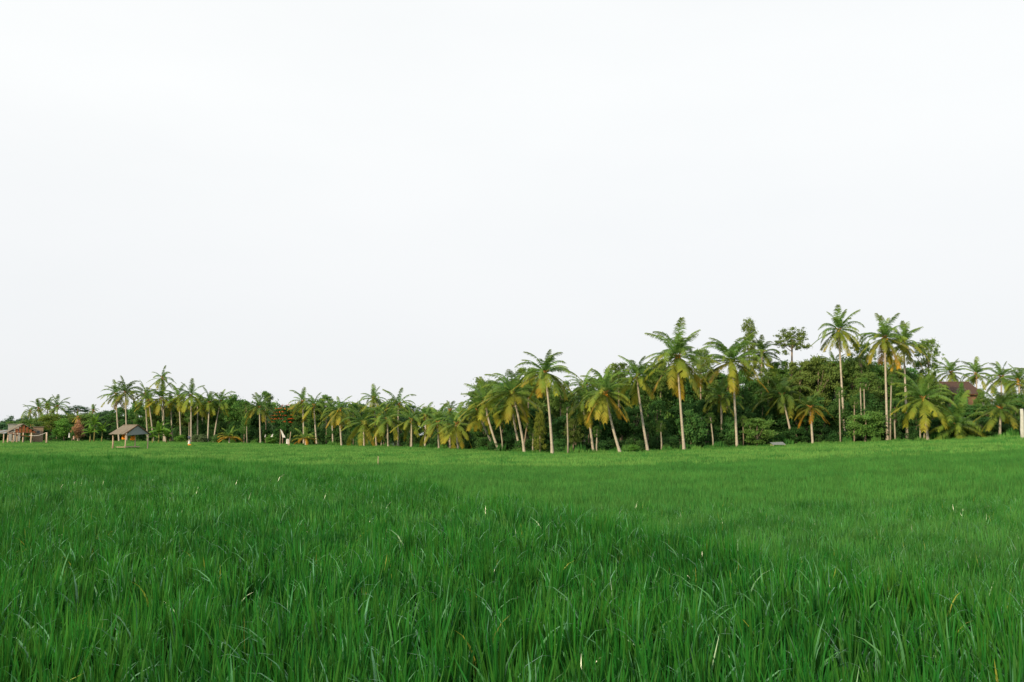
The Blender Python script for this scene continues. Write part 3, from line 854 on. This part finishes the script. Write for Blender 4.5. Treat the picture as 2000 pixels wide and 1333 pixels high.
# trees that stand out one by one
for a in (
 (951, 736, 32, 800, 12, 'layer', 'olive', 'big dark tree with tiered foliage at the left shoulder of the tall wood'),
 (1032, 712, 26, 775, 12, 'layer', 'olive', 'tree with a flat leafy top between the left leaning palm and the left high palm'),
 (1095, 738, 22, 800, 12, 'layer', 'mid', 'leafy tree right of the left high palm, its crown reaching half as high'),
 (1208, 703, 30, 768, 12, 'open', 'olive', 'loose tree rising behind the orange hanging palm, sky showing through'),
 (1368, 676, 30, 745, 14, 'open', 'olive', 'loose leafy tree with sky gaps between the two tallest central palms'),
 (1420, 725, 26, 790, 14, 'layer', 'dark', 'dark leafy tree behind the skirt of the ragged topped palm'),
 (1462, 622, 21, 730, 18, 'column', 'olive', 'narrow tall tree with small tiered top right of the ragged topped palm'),
 (1522, 700, 24, 760, 16, 'layer', 'mid', 'dark tree low under the umbrella shaped tree'),
 (1562, 700, 32, 770, 13, 'layer', 'olive', 'leafy crown filling the gap below the umbrella shaped tree'),
 (1547, 638, 36, 700, 15, 'umbrella', 'olive', 'slender tree with an open umbrella crown clear of the wood'),
 (1597, 690, 42, 800, 13, 'layer', 'olive', 'broad rounded tree between the umbrella tree and the tallest slender palm'),
 (1682, 662, 30, 745, 14, 'open', 'olive', 'airy tree between the tallest slender palm and the golden skirt palm'),
 (1690, 720, 36, 800, 12, 'layer', 'olive', 'leafy tree with yellowish foliage below the airy tree'),
 (1812, 655, 31, 745, 14, 'open', 'olive', 'airy spreading tree at the right end of the tall wood'),
 (1770, 735, 30, 800, 12, 'layer', 'mid', 'leafy tree filling the gap under the tucked tall palm'),
 (1500, 712, 26, 780, 15, 'layer', 'olive', 'loose leafy tree between the dark bushy palm and the umbrella shaped tree'),
 (1640, 702, 24, 770, 15, 'layer', 'mid', 'leafy tree behind the tallest slender palm trunk'),
 (1748, 694, 24, 770, 16, 'open', 'olive', 'loose tree showing between the golden skirt palm and its neighbour'),
 (1290, 700, 26, 770, 14, 'layer', 'olive', 'leafy tree left of the wide crowned palm, its top in open sky'),
 (1150, 734, 22, 790, 14, 'open', 'olive', 'loose tree left of the orange hanging palm top'),
 (482, 780, 17, 830, 7, 'layer', 'mid', 'rounded leafy tree midway between the left palm cluster and the lone palm'),
 (575, 784, 14, 835, 9, 'layer', 'olive', 'small olive tree between the red flowering tree and the sparse spiky palm'),
 (690, 782, 15, 845, 8, 'layer', 'mid', 'rounded tree right of the golden hanging palm'),
 (832, 792, 17, 850, 8, 'layer', 'mid', 'rounded green tree over the half hidden belt palm'),
 (908, 796, 16, 860, 7, 'layer', 'olive', 'olive tree in the gap left of the tall wood'),
 (461, 771, 24, 830, 8, 'dense', 'mid', 'rounded dark tree right of the left palm cluster'),
 (519, 760, 17, 815, 6, 'layer', 'mid', 'rounded reddish green tree right behind the lone palm'),
 (637, 768, 15, 810, 10, 'layer', 'mid', 'small rounded tree top left of the golden hanging palm'),
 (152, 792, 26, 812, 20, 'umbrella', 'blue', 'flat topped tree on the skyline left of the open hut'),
 (126, 818, 21, 857, 2, 'dense', 'bright', 'rounded green tree between the timber shed and the brown mound'),
 (100, 806, 26, 850, 10, 'layer', 'yellow', 'yellow-green tree below the far left palm clump'),
 (1054, 802, 17, 880, 1, 'column', 'yellow', 'bushy yellow-green tree left of the left high palm trunk'),
 (1120, 812, 20, 868, 3, 'layer', 'olive', 'small olive green tree between two palm trunks'),
 (1690, 796, 36, 862, 1, 'dense', 'mid', 'wide leafy bush between two tall palm trunks on the right'),
 (1478, 812, 38, 872, 1, 'layer', 'mid', 'wide green bush right of the ragged topped palm trunk'),
 (1420, 815, 26, 872, 5, 'dense', 'dark', 'dark bush around the foot of the old brown palm'),
 (1350, 800, 30, 872, 4, 'dense', 'dark', 'dark bush right of the wide crowned palm trunk'),
):
    tree(*a, name='broadleaf_tree')
tree(1237, 864, 13, 880, -2, 'bush', 'bright', 'small light green bush at the field edge left of the leaning small crowned palm', None, 'shrub', 'shrub', limbs=2)
tree(353, 845, 12, 863, -2, 'bush', 'bright', 'low rounded green bush in front of the left palm cluster', None, 'shrub', 'shrub', limbs=2)
tree(391, 842, 15, 864, -2, 'bush', 'grey', 'wide pale green bush between two palm trunks of the left cluster', None, 'shrub', 'shrub', limbs=2)
tree(423, 846, 12, 864, -1, 'bush', 'dark', 'dark bush left of the golden young palm', None, 'shrub', 'shrub', limbs=2)
tree(530, 842, 13, 866, -1, 'bush', 'bright', 'leafy green bush behind the small white cloths', None, 'shrub', 'shrub', limbs=2)
tree(156, 812, 12, 856, 1, 'bush', 'brown', 'tall brown mound of withered creeper left of the banana plants', None, 'creeper_mound', 'dry creeper', limbs=1)
tree(147, 832, 9, 850, 0, 'layer', 'brown', 'brown withered branch jutting left of the creeper mound', None, 'dry_shrub', 'shrub', limbs=1)
tree(142, 838, 5, 857, -1, 'bush', 'dark', 'dark hollow shrub at the foot of the brown creeper', None, 'shrub', 'shrub', limbs=1)

for a in ((1842, 752, 20, 850, 22, 'dense', 'mid', 'leafy tree hiding the left wall of the brown roofed house'),
          (1876, 746, 12, 850, 20, 'dense', 'mid', 'leafy tree hiding the middle wall of the brown roofed house'),
          (1912, 760, 20, 850, 18, 'dense', 'mid', 'dark tree hiding the lower right wall of the brown roofed house'),
          (1945, 800, 24, 850, 16, 'dense', 'dark', 'dark tree right of the brown roofed house below the lamp'),
          (1975, 772, 26, 850, 14, 'layer', 'mid', 'leafy tree under the right edge palm')):
    tree(*a)
# flame tree
ft = tree(553, 792, 22, 845, 6, 'layer', 'dark', 'dark tree dotted with orange-red blossom left of the sparse spiky palm')
r_ = np.random.default_rng(3)
v, f = [], []
crn = ft.children[0]
for i in range(150):
    a = r_.uniform(0, 6.28); z = r_.uniform(-.4, .95); w = math.sqrt(max(.05, 1 - z * z)) * r_.uniform(.75, 1.0)
    c = Vector((math.cos(a) * w * crn.scale.x, math.sin(a) * w * crn.scale.y, round(z * 4) / 4 * crn.scale.z)) + crn.location
    for q in range(3):
        d = Vector(r_.normal(0, 1, 3)).normalized(); e = Vector((d.y, -d.x, .1)).normalized()
        p = c + Vector((r_.normal(0, .3), r_.normal(0, .3), r_.normal(0, .06)))
        n = len(v); s_ = .11
        v += [p - d * s_, p + e * s_, p + d * s_, p - e * s_]; f.append((n, n + 1, n + 2, n + 3))
M['blossom'] = solid_mat('blossom', (0.62, 0.09, 0.02), (0.72, 0.16, 0.03), nscale=2)
bl = obj('blossom', mesh('blossom', v, f, M['blossom']), ft); bl['kind'] = 'stuff'

# slender trunks seen before the dark of the wood
for (pb, pt, yt, dY, mat_, lab) in (
 (982, 974, 822, 1, 'pale_bark', 'slender pale trunked tree beside the steep leaning palms'),
 (1109, 1107, 800, 1, 'pale_bark', 'slender white barked tree with forked top right of the left high palm'),
 (1022, 1031, 830, 4, 'bark', 'slender brown tree behind the left leaning palm'),
 (1042, 1041, 850, 3, 'pale_bark', 'thin grey tree left of the yellow-green bushy tree'),
 (1166, 1166, 846, 1, 'pale_bark', 'small pale trunked tree touching the curved thin palm'),
 (1291, 1290, 836, 2, 'pale_bark', 'thin straight tree left of the wide crowned palm'),
 (1393, 1387, 820, 2, 'pale_bark', 'thin bent tree left of the old brown palm'),
 (1641, 1639, 770, 2, 'pale_bark', 'slender tree close beside the tallest slender palm trunk'),
 (1738, 1742, 745, 2, 'pale_bark', 'slender tree crossing the golden skirt palm trunk'),
 (1748, 1746, 812, 0, 'pale_bark', 'short pale tree right of the golden skirt palm'),
 (1797, 1797, 822, 2, 'pale_bark', 'thin tree left of the palm with orange coconuts'),
 (1806, 1805, 838, 1, 'pale_bark', 'very short pale tree touching the palm with orange coconuts'),
 (1682, 1680, 752, 6, 'pale_bark', 'left one of two white upper trunks between the tall right palms'),
 (1690, 1687, 752, 6, 'pale_bark', 'right one of two white upper trunks between the tall right palms'),
 (484, 482, 826, 0, 'pale_bark', 'thin grey tree between the left palm cluster and the lone palm'),
 (370, 370, 818, 3, 'pale_bark', 'thin grey tree left of the brightest trunk palm'),
 (1450, 1451, 826, 3, 'bark', 'thin brown tree right of the ragged topped palm'),
 (1668, 1669, 790, 1, 'bark', 'short brown tree between two tall palms on the right'),
 (757, 756, 832, 7, 'pale_bark', 'thin tree close behind the bright trunk palm'),
 (477, 478, 840, 1, 'bark', 'short brown tree left of a thin grey one'),
):
    tree(pt, yt - 16, 11, yt + 10, dY, 'open', 'mid', lab, 'slender trees at the wood edge', 'slender_tree', 'tree', base_px=pb, limbs=3, trunk_mat=mat_, tr=.10)

# ---------------------------------------------------------------- banana plants
def banana_leaf(seed, e0, bend):
    r = random.Random(seed)
    n = 7; mb = MB(); L_, Rr_, mid = [], [], []
    p = Vector((0, 0, 0))
    for i in range(n + 1):
        t = i / n
        a = R(e0) - R(bend) * t ** 1.3
        w = .16 * math.sin(math.pi * min(1, .06 + t * .96)) ** .6
        mid.append(p.copy())
        L_.append(p + Vector((0, w, -.05 - .3 * w * r.uniform(.2, 1.2)))); Rr_.append(p + Vector((0, -w, -.05 - .3 * w * r.uniform(.2, 1.2))))
        p = p + Vector((math.cos(a), 0, math.sin(a))) / n
    v = mid + L_ + Rr_; m = n + 1; f = []
    for i in range(n):
        f.append((i, i + 1, m + i + 1, m + i)); f.append((i + 1, i, 2 * m + i, 2 * m + i + 1))
    return mesh('banana_leaf', v, f, M['leaf'])
BL = [banana_leaf(i, e, b) for i, (e, b) in enumerate(((80, 40), (66, 75), (52, 95), (35, 100), (20, 85)))]
M['stem'] = solid_mat('stem', (0.16, 0.20, 0.05), (0.24, 0.18, 0.08), nscale=4, scale=(1, 1, 3))
def banana(px, py, size, dY, label, seed):
    r = random.Random(seed)
    Y = float(tree_y(px)) + dY
    b = ground_pt(px, Y); t = thing('banana_plant', b); tag(t, label, 'banana plant', 'banana plants round the hut')
    h = at(px, py, Y).z - b.z
    MB().tube([(0, 0, -.2), (.05, 0, h * .5), (0, .03, h)], [.16, .13, .08], 8).build('stem', M['stem'], t, True)
    for i in range(8):
        k = min(4, int(i / 8 * 5))
        ob = obj('leaf', BL[k], t, (0, 0, h), i * 2.4 + r.uniform(-.3, .3))
        s = size * r.uniform(.85, 1.15); ob.scale = (s, s, s)
        g = Vector((0.13, 0.26, 0.035)) * r.uniform(.7, 1.2); ob.color = (g.x, g.y, g.z, 1)
banana(184, 829, 2.4, -8, 'tall banana plant with one upright lime leaf left of the open hut', 1)
banana(176, 846, 2.0, -10, 'low banana plant in front of the tall one, left of the open hut', 2)
banana(199, 842, 2.2, -8, 'banana plant close to the left end of the open hut', 3)
banana(310, 843, 2.9, -16, 'sprawling banana plant with one leaf raised, right of the open hut', 4)
banana(325, 852, 2.3, -14, 'low banana plant furthest right of the open hut', 5)
banana(298, 854, 1.6, -18, 'small banana plant touching the right post of the open hut', 6)

# ---------------------------------------------------------------- buildings
M['thatch'] = solid_mat('thatch', (0.10, 0.09, 0.068), (0.24, 0.21, 0.16), scale=(1, 1, 1), nscale=3, bump=.6, wave=('X', 2.6))
M['tin'] = solid_mat('tin', (0.17, 0.195, 0.20), (0.26, 0.29, 0.29), nscale=2, rough=.6, bump=.3, wave=('X', 5))
M['wood'] = solid_mat('wood', (0.38, 0.28, 0.20), (0.55, 0.44, 0.33), scale=(1, 1, .4), nscale=6)
M['dark_wood'] = solid_mat('dark_wood', (0.10, 0.05, 0.03), (0.18, 0.09, 0.05), nscale=4)
M['red_wood'] = solid_mat('red_wood', (0.22, 0.075, 0.035), (0.34, 0.12, 0.05), nscale=4)
M['orange_cloth'] = solid_mat('orange_cloth', (0.72, 0.22, 0.02), (0.80, 0.32, 0.03), nscale=5)
M['white_cloth'] = solid_mat('white_cloth', (0.52, 0.53, 0.52), (0.66, 0.66, 0.65), nscale=5)
M['pink_cloth'] = solid_mat('pink_cloth', (0.60, 0.40, 0.34), (0.70, 0.50, 0.42), nscale=5)
M['tile'] = solid_mat('tile', (0.075, 0.050, 0.042), (0.125, 0.078, 0.062), nscale=6, bump=.4)
M['brick'] = solid_mat('brick', (0.20, 0.145, 0.10), (0.31, 0.22, 0.15), nscale=5)
M['plaster'] = solid_mat('plaster', (0.26, 0.265, 0.24), (0.38, 0.38, 0.35), nscale=2)
M['glass'] = solid_mat('glass', (0.03, 0.035, 0.04), (0.06, 0.07, 0.08), rough=.15, spec=.6)
M['brick_wall'] = solid_mat('brick_wall', (0.17, 0.11, 0.07), (0.24, 0.15, 0.09), nscale=3)
M['orange_wall'] = solid_mat('orange_wall', (0.62, 0.26, 0.06), (0.70, 0.34, 0.10), nscale=3)

def posts(root, spots, h, r=.07, name='post', mat_='wood', z0=-.2):
    for (x, y) in spots:
        MB().tube([(x, y, z0), (x + .02, y, h * .5), (x, y, h)], [r * 1.1, r, r * .9], 7).build(name, M[mat_], root, True)

# open hut
HYD = 118.0
hp = ground_pt(255, HYD)
hut = thing('field_hut', hp, R(52)); tag(hut, 'open field hut with a patched gable roof on pale posts standing in the rice', 'hut', None)
Wd, Ln = 3.4, 3.5         # gable width (local x), ridge length (local y)
ev, rg = at(255, 848, HYD).z - hp.z, at(255, 831, HYD).z - hp.z
for s in (-1, 1):
    for k in range(5):
        y0 = -Ln / 2 + k * Ln / 5 + .015; y1 = y0 + Ln / 5 + .05
        dz = .015 * (k % 2)
        ex = s * (Wd / 2 + .25 + .05 * ((k * 7) % 3)); ez = ev - .08
        q = [(s * .02, y0, rg + dz), (ex, y0, ez + dz), (ex, y1, ez + dz + .02), (s * .02, y1, rg + dz + .02)]
        if s > 0: q = q[::-1]
        MB().slab(q, .05).build('roof_panel', M['thatch'] if s < 0 else M['tin'], hut)
MB().box((0, 0, rg + .06), (.28, Ln + .15, .07)).build('ridge_cap', M['thatch'], hut)
# grey sheet hung in the front gable
MB().slab([(-Wd / 2 + .05, -Ln / 2 + .12, ev - .22), (Wd / 2 - .1, -Ln / 2 + .10, ev + .02), (0, -Ln / 2 + .12, rg - .1)], .04).build('gable_sheet', M['tin'], hut)
for s in (-1, 1):
    MB().tube([(s * Wd / 2 * 1.08, -Ln / 2 - .02, ev - .06), (0, -Ln / 2 - .04, rg + .06)], .045, 5).build('rafter', M['dark_wood'], hut)
posts(hut, [(-1.55, -1.6), (1.55, -1.6), (-1.55, 1.6), (1.55, 1.6)], ev - .02, .075)
MB().box((-.2, .2, .70), (2.2, 2.0, .06)).box((-.2, -.8, .74), (2.2, .06, .12)).build('platform', M['wood'], hut)
for i, (px, py, w, h, dd) in enumerate(((241, 853, .45, .75, -.3), (259, 856, .62, .55, -.1))):
    q = at(px, py, HYD + dd)
    v, f = [], []
    for a in range(6):
        for b in range(6):
            u_, w_ = a / 5, b / 5
            v.append(Vector(((u_ - .5) * w * (1 + .1 * math.sin(w_ * 5)), .06 * math.sin(u_ * 9 + w_ * 3), (w_ - .5) * h)))
    for a in range(5):
        for b in range(5):
            f.append((a * 6 + b, (a + 1) * 6 + b, (a + 1) * 6 + b + 1, a * 6 + b + 1))
    me = mesh('cloth', v, f, M['orange_cloth'])
    c = obj('hanging_cloth', me, None, q)
    sm = c.modifiers.new('thick', 'SOLIDIFY'); sm.thickness = .02
    tag(c, ('orange cloth hanging at the left side inside the open hut', 'orange cloth hanging under the grey gable sheet of the hut')[i], 'cloth', 'orange cloths in the hut')
q = ground_pt(222, HYD)
MB().tube([(0, 0, -.2), (.03, 0, 1.3), (0, 0, 2.15)], [.05, .045, .035], 6)
st = obj('stake', MB().tube([(0, 0, -.2), (.03, 0, 1.3), (0, 0, 2.0)], [.05, .045, .035], 6).me('stake', M['wood']), None, q)
tag(st, 'thin pole standing free just left of the open hut', 'pole')

# timber shed with red boards (far left)
SY_ = 168.0
sp0 = ground_pt(34, SY_)
shed = thing('timber_shed', sp0, R(38)); tag(shed, 'open timber shed with a peaked roof and red boards under its gable', 'shed')
m_ = SY_ / F
pk = at(34, 829, SY_).z - sp0.z; evz = at(34, 845, SY_).z - sp0.z
Wl, Wr = 26 * m_, 24 * m_; px0 = 6 * m_; D_ = 4.2
for s, wx in ((-1, Wl), (1, Wr)):
    for k in range(4):
        y0 = -D_ / 2 + k * D_ / 4; y1 = y0 + D_ / 4 + .03
        q = [(px0, y0, pk + .02 * (k % 2)), (px0 + s * wx, y0, evz + .02 * (k % 2)), (px0 + s * wx, y1, evz + .03), (px0, y1, pk + .03)]
        if s > 0: q = q[::-1]
        MB().slab(q, .09).build('roof_panel', M['thatch'], shed)
for i in range(7):   # gable boards
    a = -0.55 + i * .19
    xx = px0 + a * Wr * 1.3 + .6; hgt = (pk - evz) * (1 - min(1, abs(xx - px0) / Wr)) - .14
    if hgt > .12: MB().box((xx, -D_ / 2 + .15, evz + hgt / 2), (.42, .04, hgt)).build('board', M['red_wood'], shed)
MB().box((px0, -D_ / 2 + .1, evz - .06), (Wl + Wr - .3, .12, .12)).build('tie_beam', M['dark_wood'], shed)
posts(shed, [((x - 34) * m_, y) for x, y in ((15.5, -1.8), (24.5, -2), (30.5, -2), (40.5, -2), (54.5, -2), (20, 1.6), (35, 1.8), (48, 1.8))], evz - .05, .12)
q = [(-1.8, -2.4, evz - .1), (2.2, -2.4, evz - .85), (2.2, -.9, evz - .8), (-1.8, -.9, evz - .05)]
MB().slab(q, .08).build('lean_to_roof', M['red_wood'], shed)
def lowhouse(px0_, px1_, top, Y, label, mat_, name, roof=False, dep=3.5, nwin=1):
    b = ground_pt((px0_ + px1_) / 2, Y); t = thing(name, b, math.atan(-b.x / b.y)); tag(t, label, 'building')
    w = (px1_ - px0_) * Y / F; h = at(px0_, top, Y).z - b.z
    MB().box((0, dep / 2, h / 2 - .1), (w, dep, h + .2)).build('wall', M[mat_], t)
    MB().box((0, dep / 2, h + .06), (w + .3, dep + .3, .1)).build('roof', M['thatch'] if roof else M['plaster'], t)
    for i in range(nwin):
        x = w * ((i + .5) / nwin - .5)
        f_ = MB().box((x, -.03, h * .72), (.75, .06, .7)).build('window', M['wood'], t)
        MB().box((x, -.065, h * .72), (.6, .03, .56)).build('pane', M['glass'], f_)
    return t
lowhouse(16.5, 38, 829.5, 182, 'grey flat roofed block building behind the timber shed', 'plaster', 'block_house', nwin=2)
lowhouse(65, 83, 834.5, 172, 'small terracotta brick building right of the timber shed', 'brick', 'brick_house', roof=True)
# low sheet roof at the left edge
b = ground_pt(4, 166); t = thing('sheet_roof_shed', b); tag(t, 'low open shed with a weathered sheet roof at the left edge', 'shed')
z1, z0 = at(4, 840, 166).z - b.z, at(4, 847, 166).z - b.z
for k in range(5):
    x0 = -2.2 + k * .68
    MB().slab([(x0, -1.2, z0 + .01 * k), (x0 + .70, -1.2, z0 + .01 * k), (x0 + .70, 2.2, z1), (x0, 2.2, z1)], .06).build('roof_panel', M['thatch'] if k % 2 else M['tin'], t)
posts(t, [(-2, -1), (-.4, -1), (.9, -1), (-2, 1.8), (.9, 1.8)], z0, .1)
# post and slack rope
b = ground_pt(91, 160); t = thing('post', b); tag(t, 'leaning pale post holding the slack rope right of the shed', 'post')
hb = at(91, 845, 160).z - b.z
MB().tube([(.1, 0, -.2), (0, 0, hb)], [.16, .13], 8).build('post_shaft', M['wood'], t, True)
pa, pb_ = at(57, 850.5, 160), at(90, 845.5, 160)
pts = [pa.lerp(pb_, i / 12) - Vector((0, 0, .28 * math.sin(math.pi * i / 12))) for i in range(13)]
c0 = pts[0].copy()
rp_ = obj('rope', MB().tube([p - c0 for p in pts], .035, 5).me('rope', M['white_cloth']), None, c0)
tag(rp_, 'pale slack rope strung between the timber shed and the leaning post', 'rope')
b = ground_pt(61.5, 161); t = obj('post', MB().tube([(-.05, 0, -.2), (0, 0, at(61, 847, 161).z - b.z)], [.12, .1], 7).me('post', M['wood'], True), None, b)
tag(t, 'straight post at the right corner of the timber shed', 'post')

# white cloths and flags
def cloth(name, px, py, w, h, Y, label, cat='cloth', mat_='white_cloth', taper=.5, tilt=0., pole=None, group=None):
    p = at(px, py, Y)
    v, f = [], []
    for a in range(5):
        for b in range(7):
            u_, w_ = a / 4, b / 6
            ww = w * (taper + (1 - taper) * (1 - w_))
            v.append(Vector(((u_ - .5) * ww + tilt * (w_ - .5) * h, .05 * math.sin(u_ * 8 + w_ * 5), (w_ - .5) * h)))
    for a in range(4):
        for b in range(6):
            f.append((a * 7 + b, (a + 1) * 7 + b, (a + 1) * 7 + b + 1, a * 7 + b + 1))
    if pole:
        g = ground_pt(pole, Y)
        t = thing(name, g); tag(t, label, cat, group)
        top = p - g + Vector((-w * .1 + tilt * h * .5, 0, h * .55))
        MB().tube([(0, 0, -.2), top * .5 + Vector((.04, 0, 0)), top], [.045, .04, .03], 6).build('pole', M['wood'], t)
        ob = obj('cloth', mesh('cloth', v, f, M[mat_]), t, p - g)
    else:
        ob = obj(name, mesh('cloth', v, f, M[mat_]), None, p); tag(ob, label, cat, group); t = ob
    sm = ob.modifiers.new('thick', 'SOLIDIFY'); sm.thickness = .015
    return t
cloth('flag', 551.5, 847, .55, 1.45, 160, 'tall white flag hanging from a pole left of the leaning stick', 'flag', tilt=-.45, taper=.2, pole=547)
cloth('sack', 561.5, 862.5, .5, .85, 156, 'white sack standing in the rice at the foot of the leaning stick', 'sack', taper=.8, pole=564)
cloth('hanging_cloth', 531.5, 851, .38, .55, 164, 'white cloth hanging before the bush, right one of two', 'cloth', tilt=.4)
cloth('hanging_cloth', 518, 851.5, .2, .5, 164, 'small white cloth hanging before the bush, left one of two', 'cloth', tilt=.2)
cloth('hanging_cloth', 135, 850.5, .32, .85, 165, 'white cloth hanging left of two smaller white bits near the brown mound', 'cloth')
cloth('hanging_cloth', 143.5, 855, .25, .62, 165, 'pinkish white cloth low in the rice near the brown mound', 'cloth', mat_='pink_cloth')
g = ground_pt(564, 158); e_ = at(568, 843.5, 158) - g
ob = obj('stake', MB().tube([(0, 0, -.2), e_ * .5 + Vector((.03, 0, 0)), e_], [.07, .06, .05], 6).me('stake', M['wood']), None, g); tag(ob, 'pale stick leaning right above the white sack', 'stick')
# scarecrow: white shirt, dark hood
YS = 138.0
g = ground_pt(370, YS); t = thing('scarecrow', g); tag(t, 'scarecrow in a white shirt and dark hood standing in the rice', 'scarecrow')
zt_ = at(370, 850, YS).z - g.z
MB().tube([(0, 0, -.2), (0, 0, zt_)], [.035, .03], 6).build('pole', M['wood'], t)
MB().tube([(-.42, 0, zt_ - .95), (.42, 0, zt_ - .9)], .025, 5).build('crossbar', M['wood'], t)
MB().tube([(0, 0, zt_ - 1.42), (0, 0, zt_ - 1.3), (.01, 0, zt_ - 1.1), (0, 0, zt_ - .82)], [.19, .19, .16, .06], 9).build('shirt', M['white_cloth'], t, True)
M['hood'] = solid_mat('hood', (0.05, 0.06, 0.08), (0.10, 0.12, 0.15), nscale=6)
MB().blob((0, 0, zt_ - .38), .2, 1.15, 1, 1.25, 8, 6).box((-.16, 0, zt_ - .30), (.22, .05, .1)).build('hood', M['hood'], t, True)
MB().box((.12, -.1, zt_ - 1.5), (.44, .2, .16)).build('sash', M['orange_cloth'], t)
# field stakes
for px, py, Y, h, lab in ((739, 896, 62, .42, 'short bamboo stake sticking out of the rice below the broad low palm'),):
    g = ground_pt(px, Y); ob = obj('stake', MB().tube([(0, 0, -.1), (.01, 0, RICE + h)], [.03, .022], 6).me('stake', M['wood']), None, g); tag(ob, lab, 'stake')
# low tin roof in the rice
YR = 114.0
g = ground_pt(1519, YR); t = thing('low_shelter', g); tag(t, 'low grey sheet roof just showing above the rice at the wood edge', 'shelter')
za, zb = at(1519, 864.5, YR).z - g.z, at(1519, 868.5, YR).z - g.z
for k in range(4):
    x0 = -.82 + k * .41
    MB().slab([(x0, -.5, zb), (x0 + .42, -.5, zb), (x0 + .44, .8, za + .02 * k), (x0 + .02, .8, za + .02 * k)], .04).build('roof_panel', M['tin'], t)
posts(t, [(-.75, -.4), (.75, -.4), (-.7, .7), (.75, .7)], zb, .05)
# bare grey trunk at the right edge
M['grey_trunk'] = solid_mat('grey_trunk', (0.34, 0.36, 0.32), (0.50, 0.52, 0.48), scale=(2, 2, 1), nscale=3, bump=.4)
g = ground_pt(1998, 92); h = at(1998, 799, 92).z - g.z
ob = obj('dead_palm_trunk', MB().tube([(0, 0, -.2), (-.04, 0, h * .4), (.03, 0, h * .8), (.02, 0, h)], [.24, .20, .18, .15], 10).me('dead_palm_trunk', M['grey_trunk'], True), None, g)
tag(ob, 'bare pale dead trunk cut by the right edge of the picture', 'dead trunk')

# house with the brown tiled roof
YH = 138.0
g = ground_pt(1884, YH); t = thing('tiled_house', g); tag(t, 'two storey house with a brown tiled hip roof half hidden by palms', 'house')
m_ = YH / F
ze, zr = at(1884, 770, YH).z - g.z, at(1884, 745.5, YH).z - g.z
hwd, dep = 42 * m_, 4.6
MB().box((0, dep / 2 + .6, ze / 2 - .1), (hwd * 2 - 1.0, dep, ze)).build('wall', M['brick_wall'], t)
nC = 12
for face in range(2):
    mb = MB()
    for k in range(nC):
        a0, a1 = k / nC, (k + 1) / nC
        def pt(a, s):
            x = (hwd + .1) * (1 - a) + (33 * m_) * a
            y = (0 + (dep / 2 + .6) * a) if face == 0 else (dep + 1.2 - (dep / 2 + .6) * a)
            return Vector((s * x, y, ze + (zr - ze) * a))
        n_ = Vector((0, -1 if face == 0 else 1, 1)).normalized() * .05
        q = [pt(a0, -1) + n_, pt(a0, 1) + n_, pt(a1, 1), pt(a1, -1)]
        if face: q = q[::-1]
        mb.slab(q, .03)
    mb.build('roof_slope', M['tile'], t)
for s in (-1, 1):
    mb = MB()
    for k in range(nC):
        a0, a1 = k / nC, (k + 1) / nC
        def pe(a, b):
            x = (hwd + .1) * (1 - a) + (33 * m_) * a
            y0 = (dep / 2 + .6) * a; y1 = dep + 1.2 - y0
            return Vector((s * x, y0 if b == 0 else y1, ze + (zr - ze) * a))
        n_ = Vector((s, 0, 1)).normalized() * .05
        q = [pe(a0, 0) + n_, pe(a0, 1) + n_, pe(a1, 1), pe(a1, 0)]
        if s < 0: q = q[::-1]
        mb.slab(q, .03)
    mb.build('roof_hip', M['tile'], t)
MB().tube([(-33 * m_, dep / 2 + .6, zr + .04), (33 * m_, dep / 2 + .6, zr + .04)], .12, 6).build('ridge', M['tile'], t)
MB().box((0, .12, ze - .06), (2 * hwd - .2, .1, .2)).build('fascia', M['dark_wood'], t)
for i, (px, py, w, h) in enumerate(((1850, 779, 1.0, 1.0), (1884, 782, 1.1, 1.1), (1913, 782, 1.1, 1.2), (1862, 822, 1.1, 1.2), (1905, 822, 1.1, 1.2))):
    p = at(px, py, YH + .57) - g
    f_ = MB().box((p.x, .56, p.z), (w, .08, h)).build('window', M['dark_wood'], t)
    for s in (-1, 1): MB().box((p.x + s * w * .23, .505, p.z), (w * .4, .03, h * .84)).build('pane', M['glass'], f_)
ob = MB().box((0, 0, 0), (.9, .05, .8)).me('awning', M['white_cloth'])
cloth('hanging_cloth', 1921.5, 788, .55, .62, YH - 2, 'white cloth hanging below the brown roof', 'cloth', tilt=.5, taper=.6)
g2 = at(1940.5, 782, YH - 1)
g3 = ground_pt(1940.5, YH - 1); t = thing('lamp_globe', g3); tag(t, 'pinkish round lamp on a post right of the brown roofed house', 'lamp')
hh = (g2 - g3).z
MB().tube([(0, 0, -.2), (0, 0, hh - .2)], [.05, .04], 6).build('post', M['dark_wood'], t)
MB().blob((0, 0, hh), .26, 1, 1, 1, 10, 7).build('globe', M['pink_cloth'], t, True)

for o_ in S.objects:
    l_ = o_.get('label')
    if l_ and not (4 <= len(l_.split()) <= 16): print('LABEL', len(l_.split()), l_)
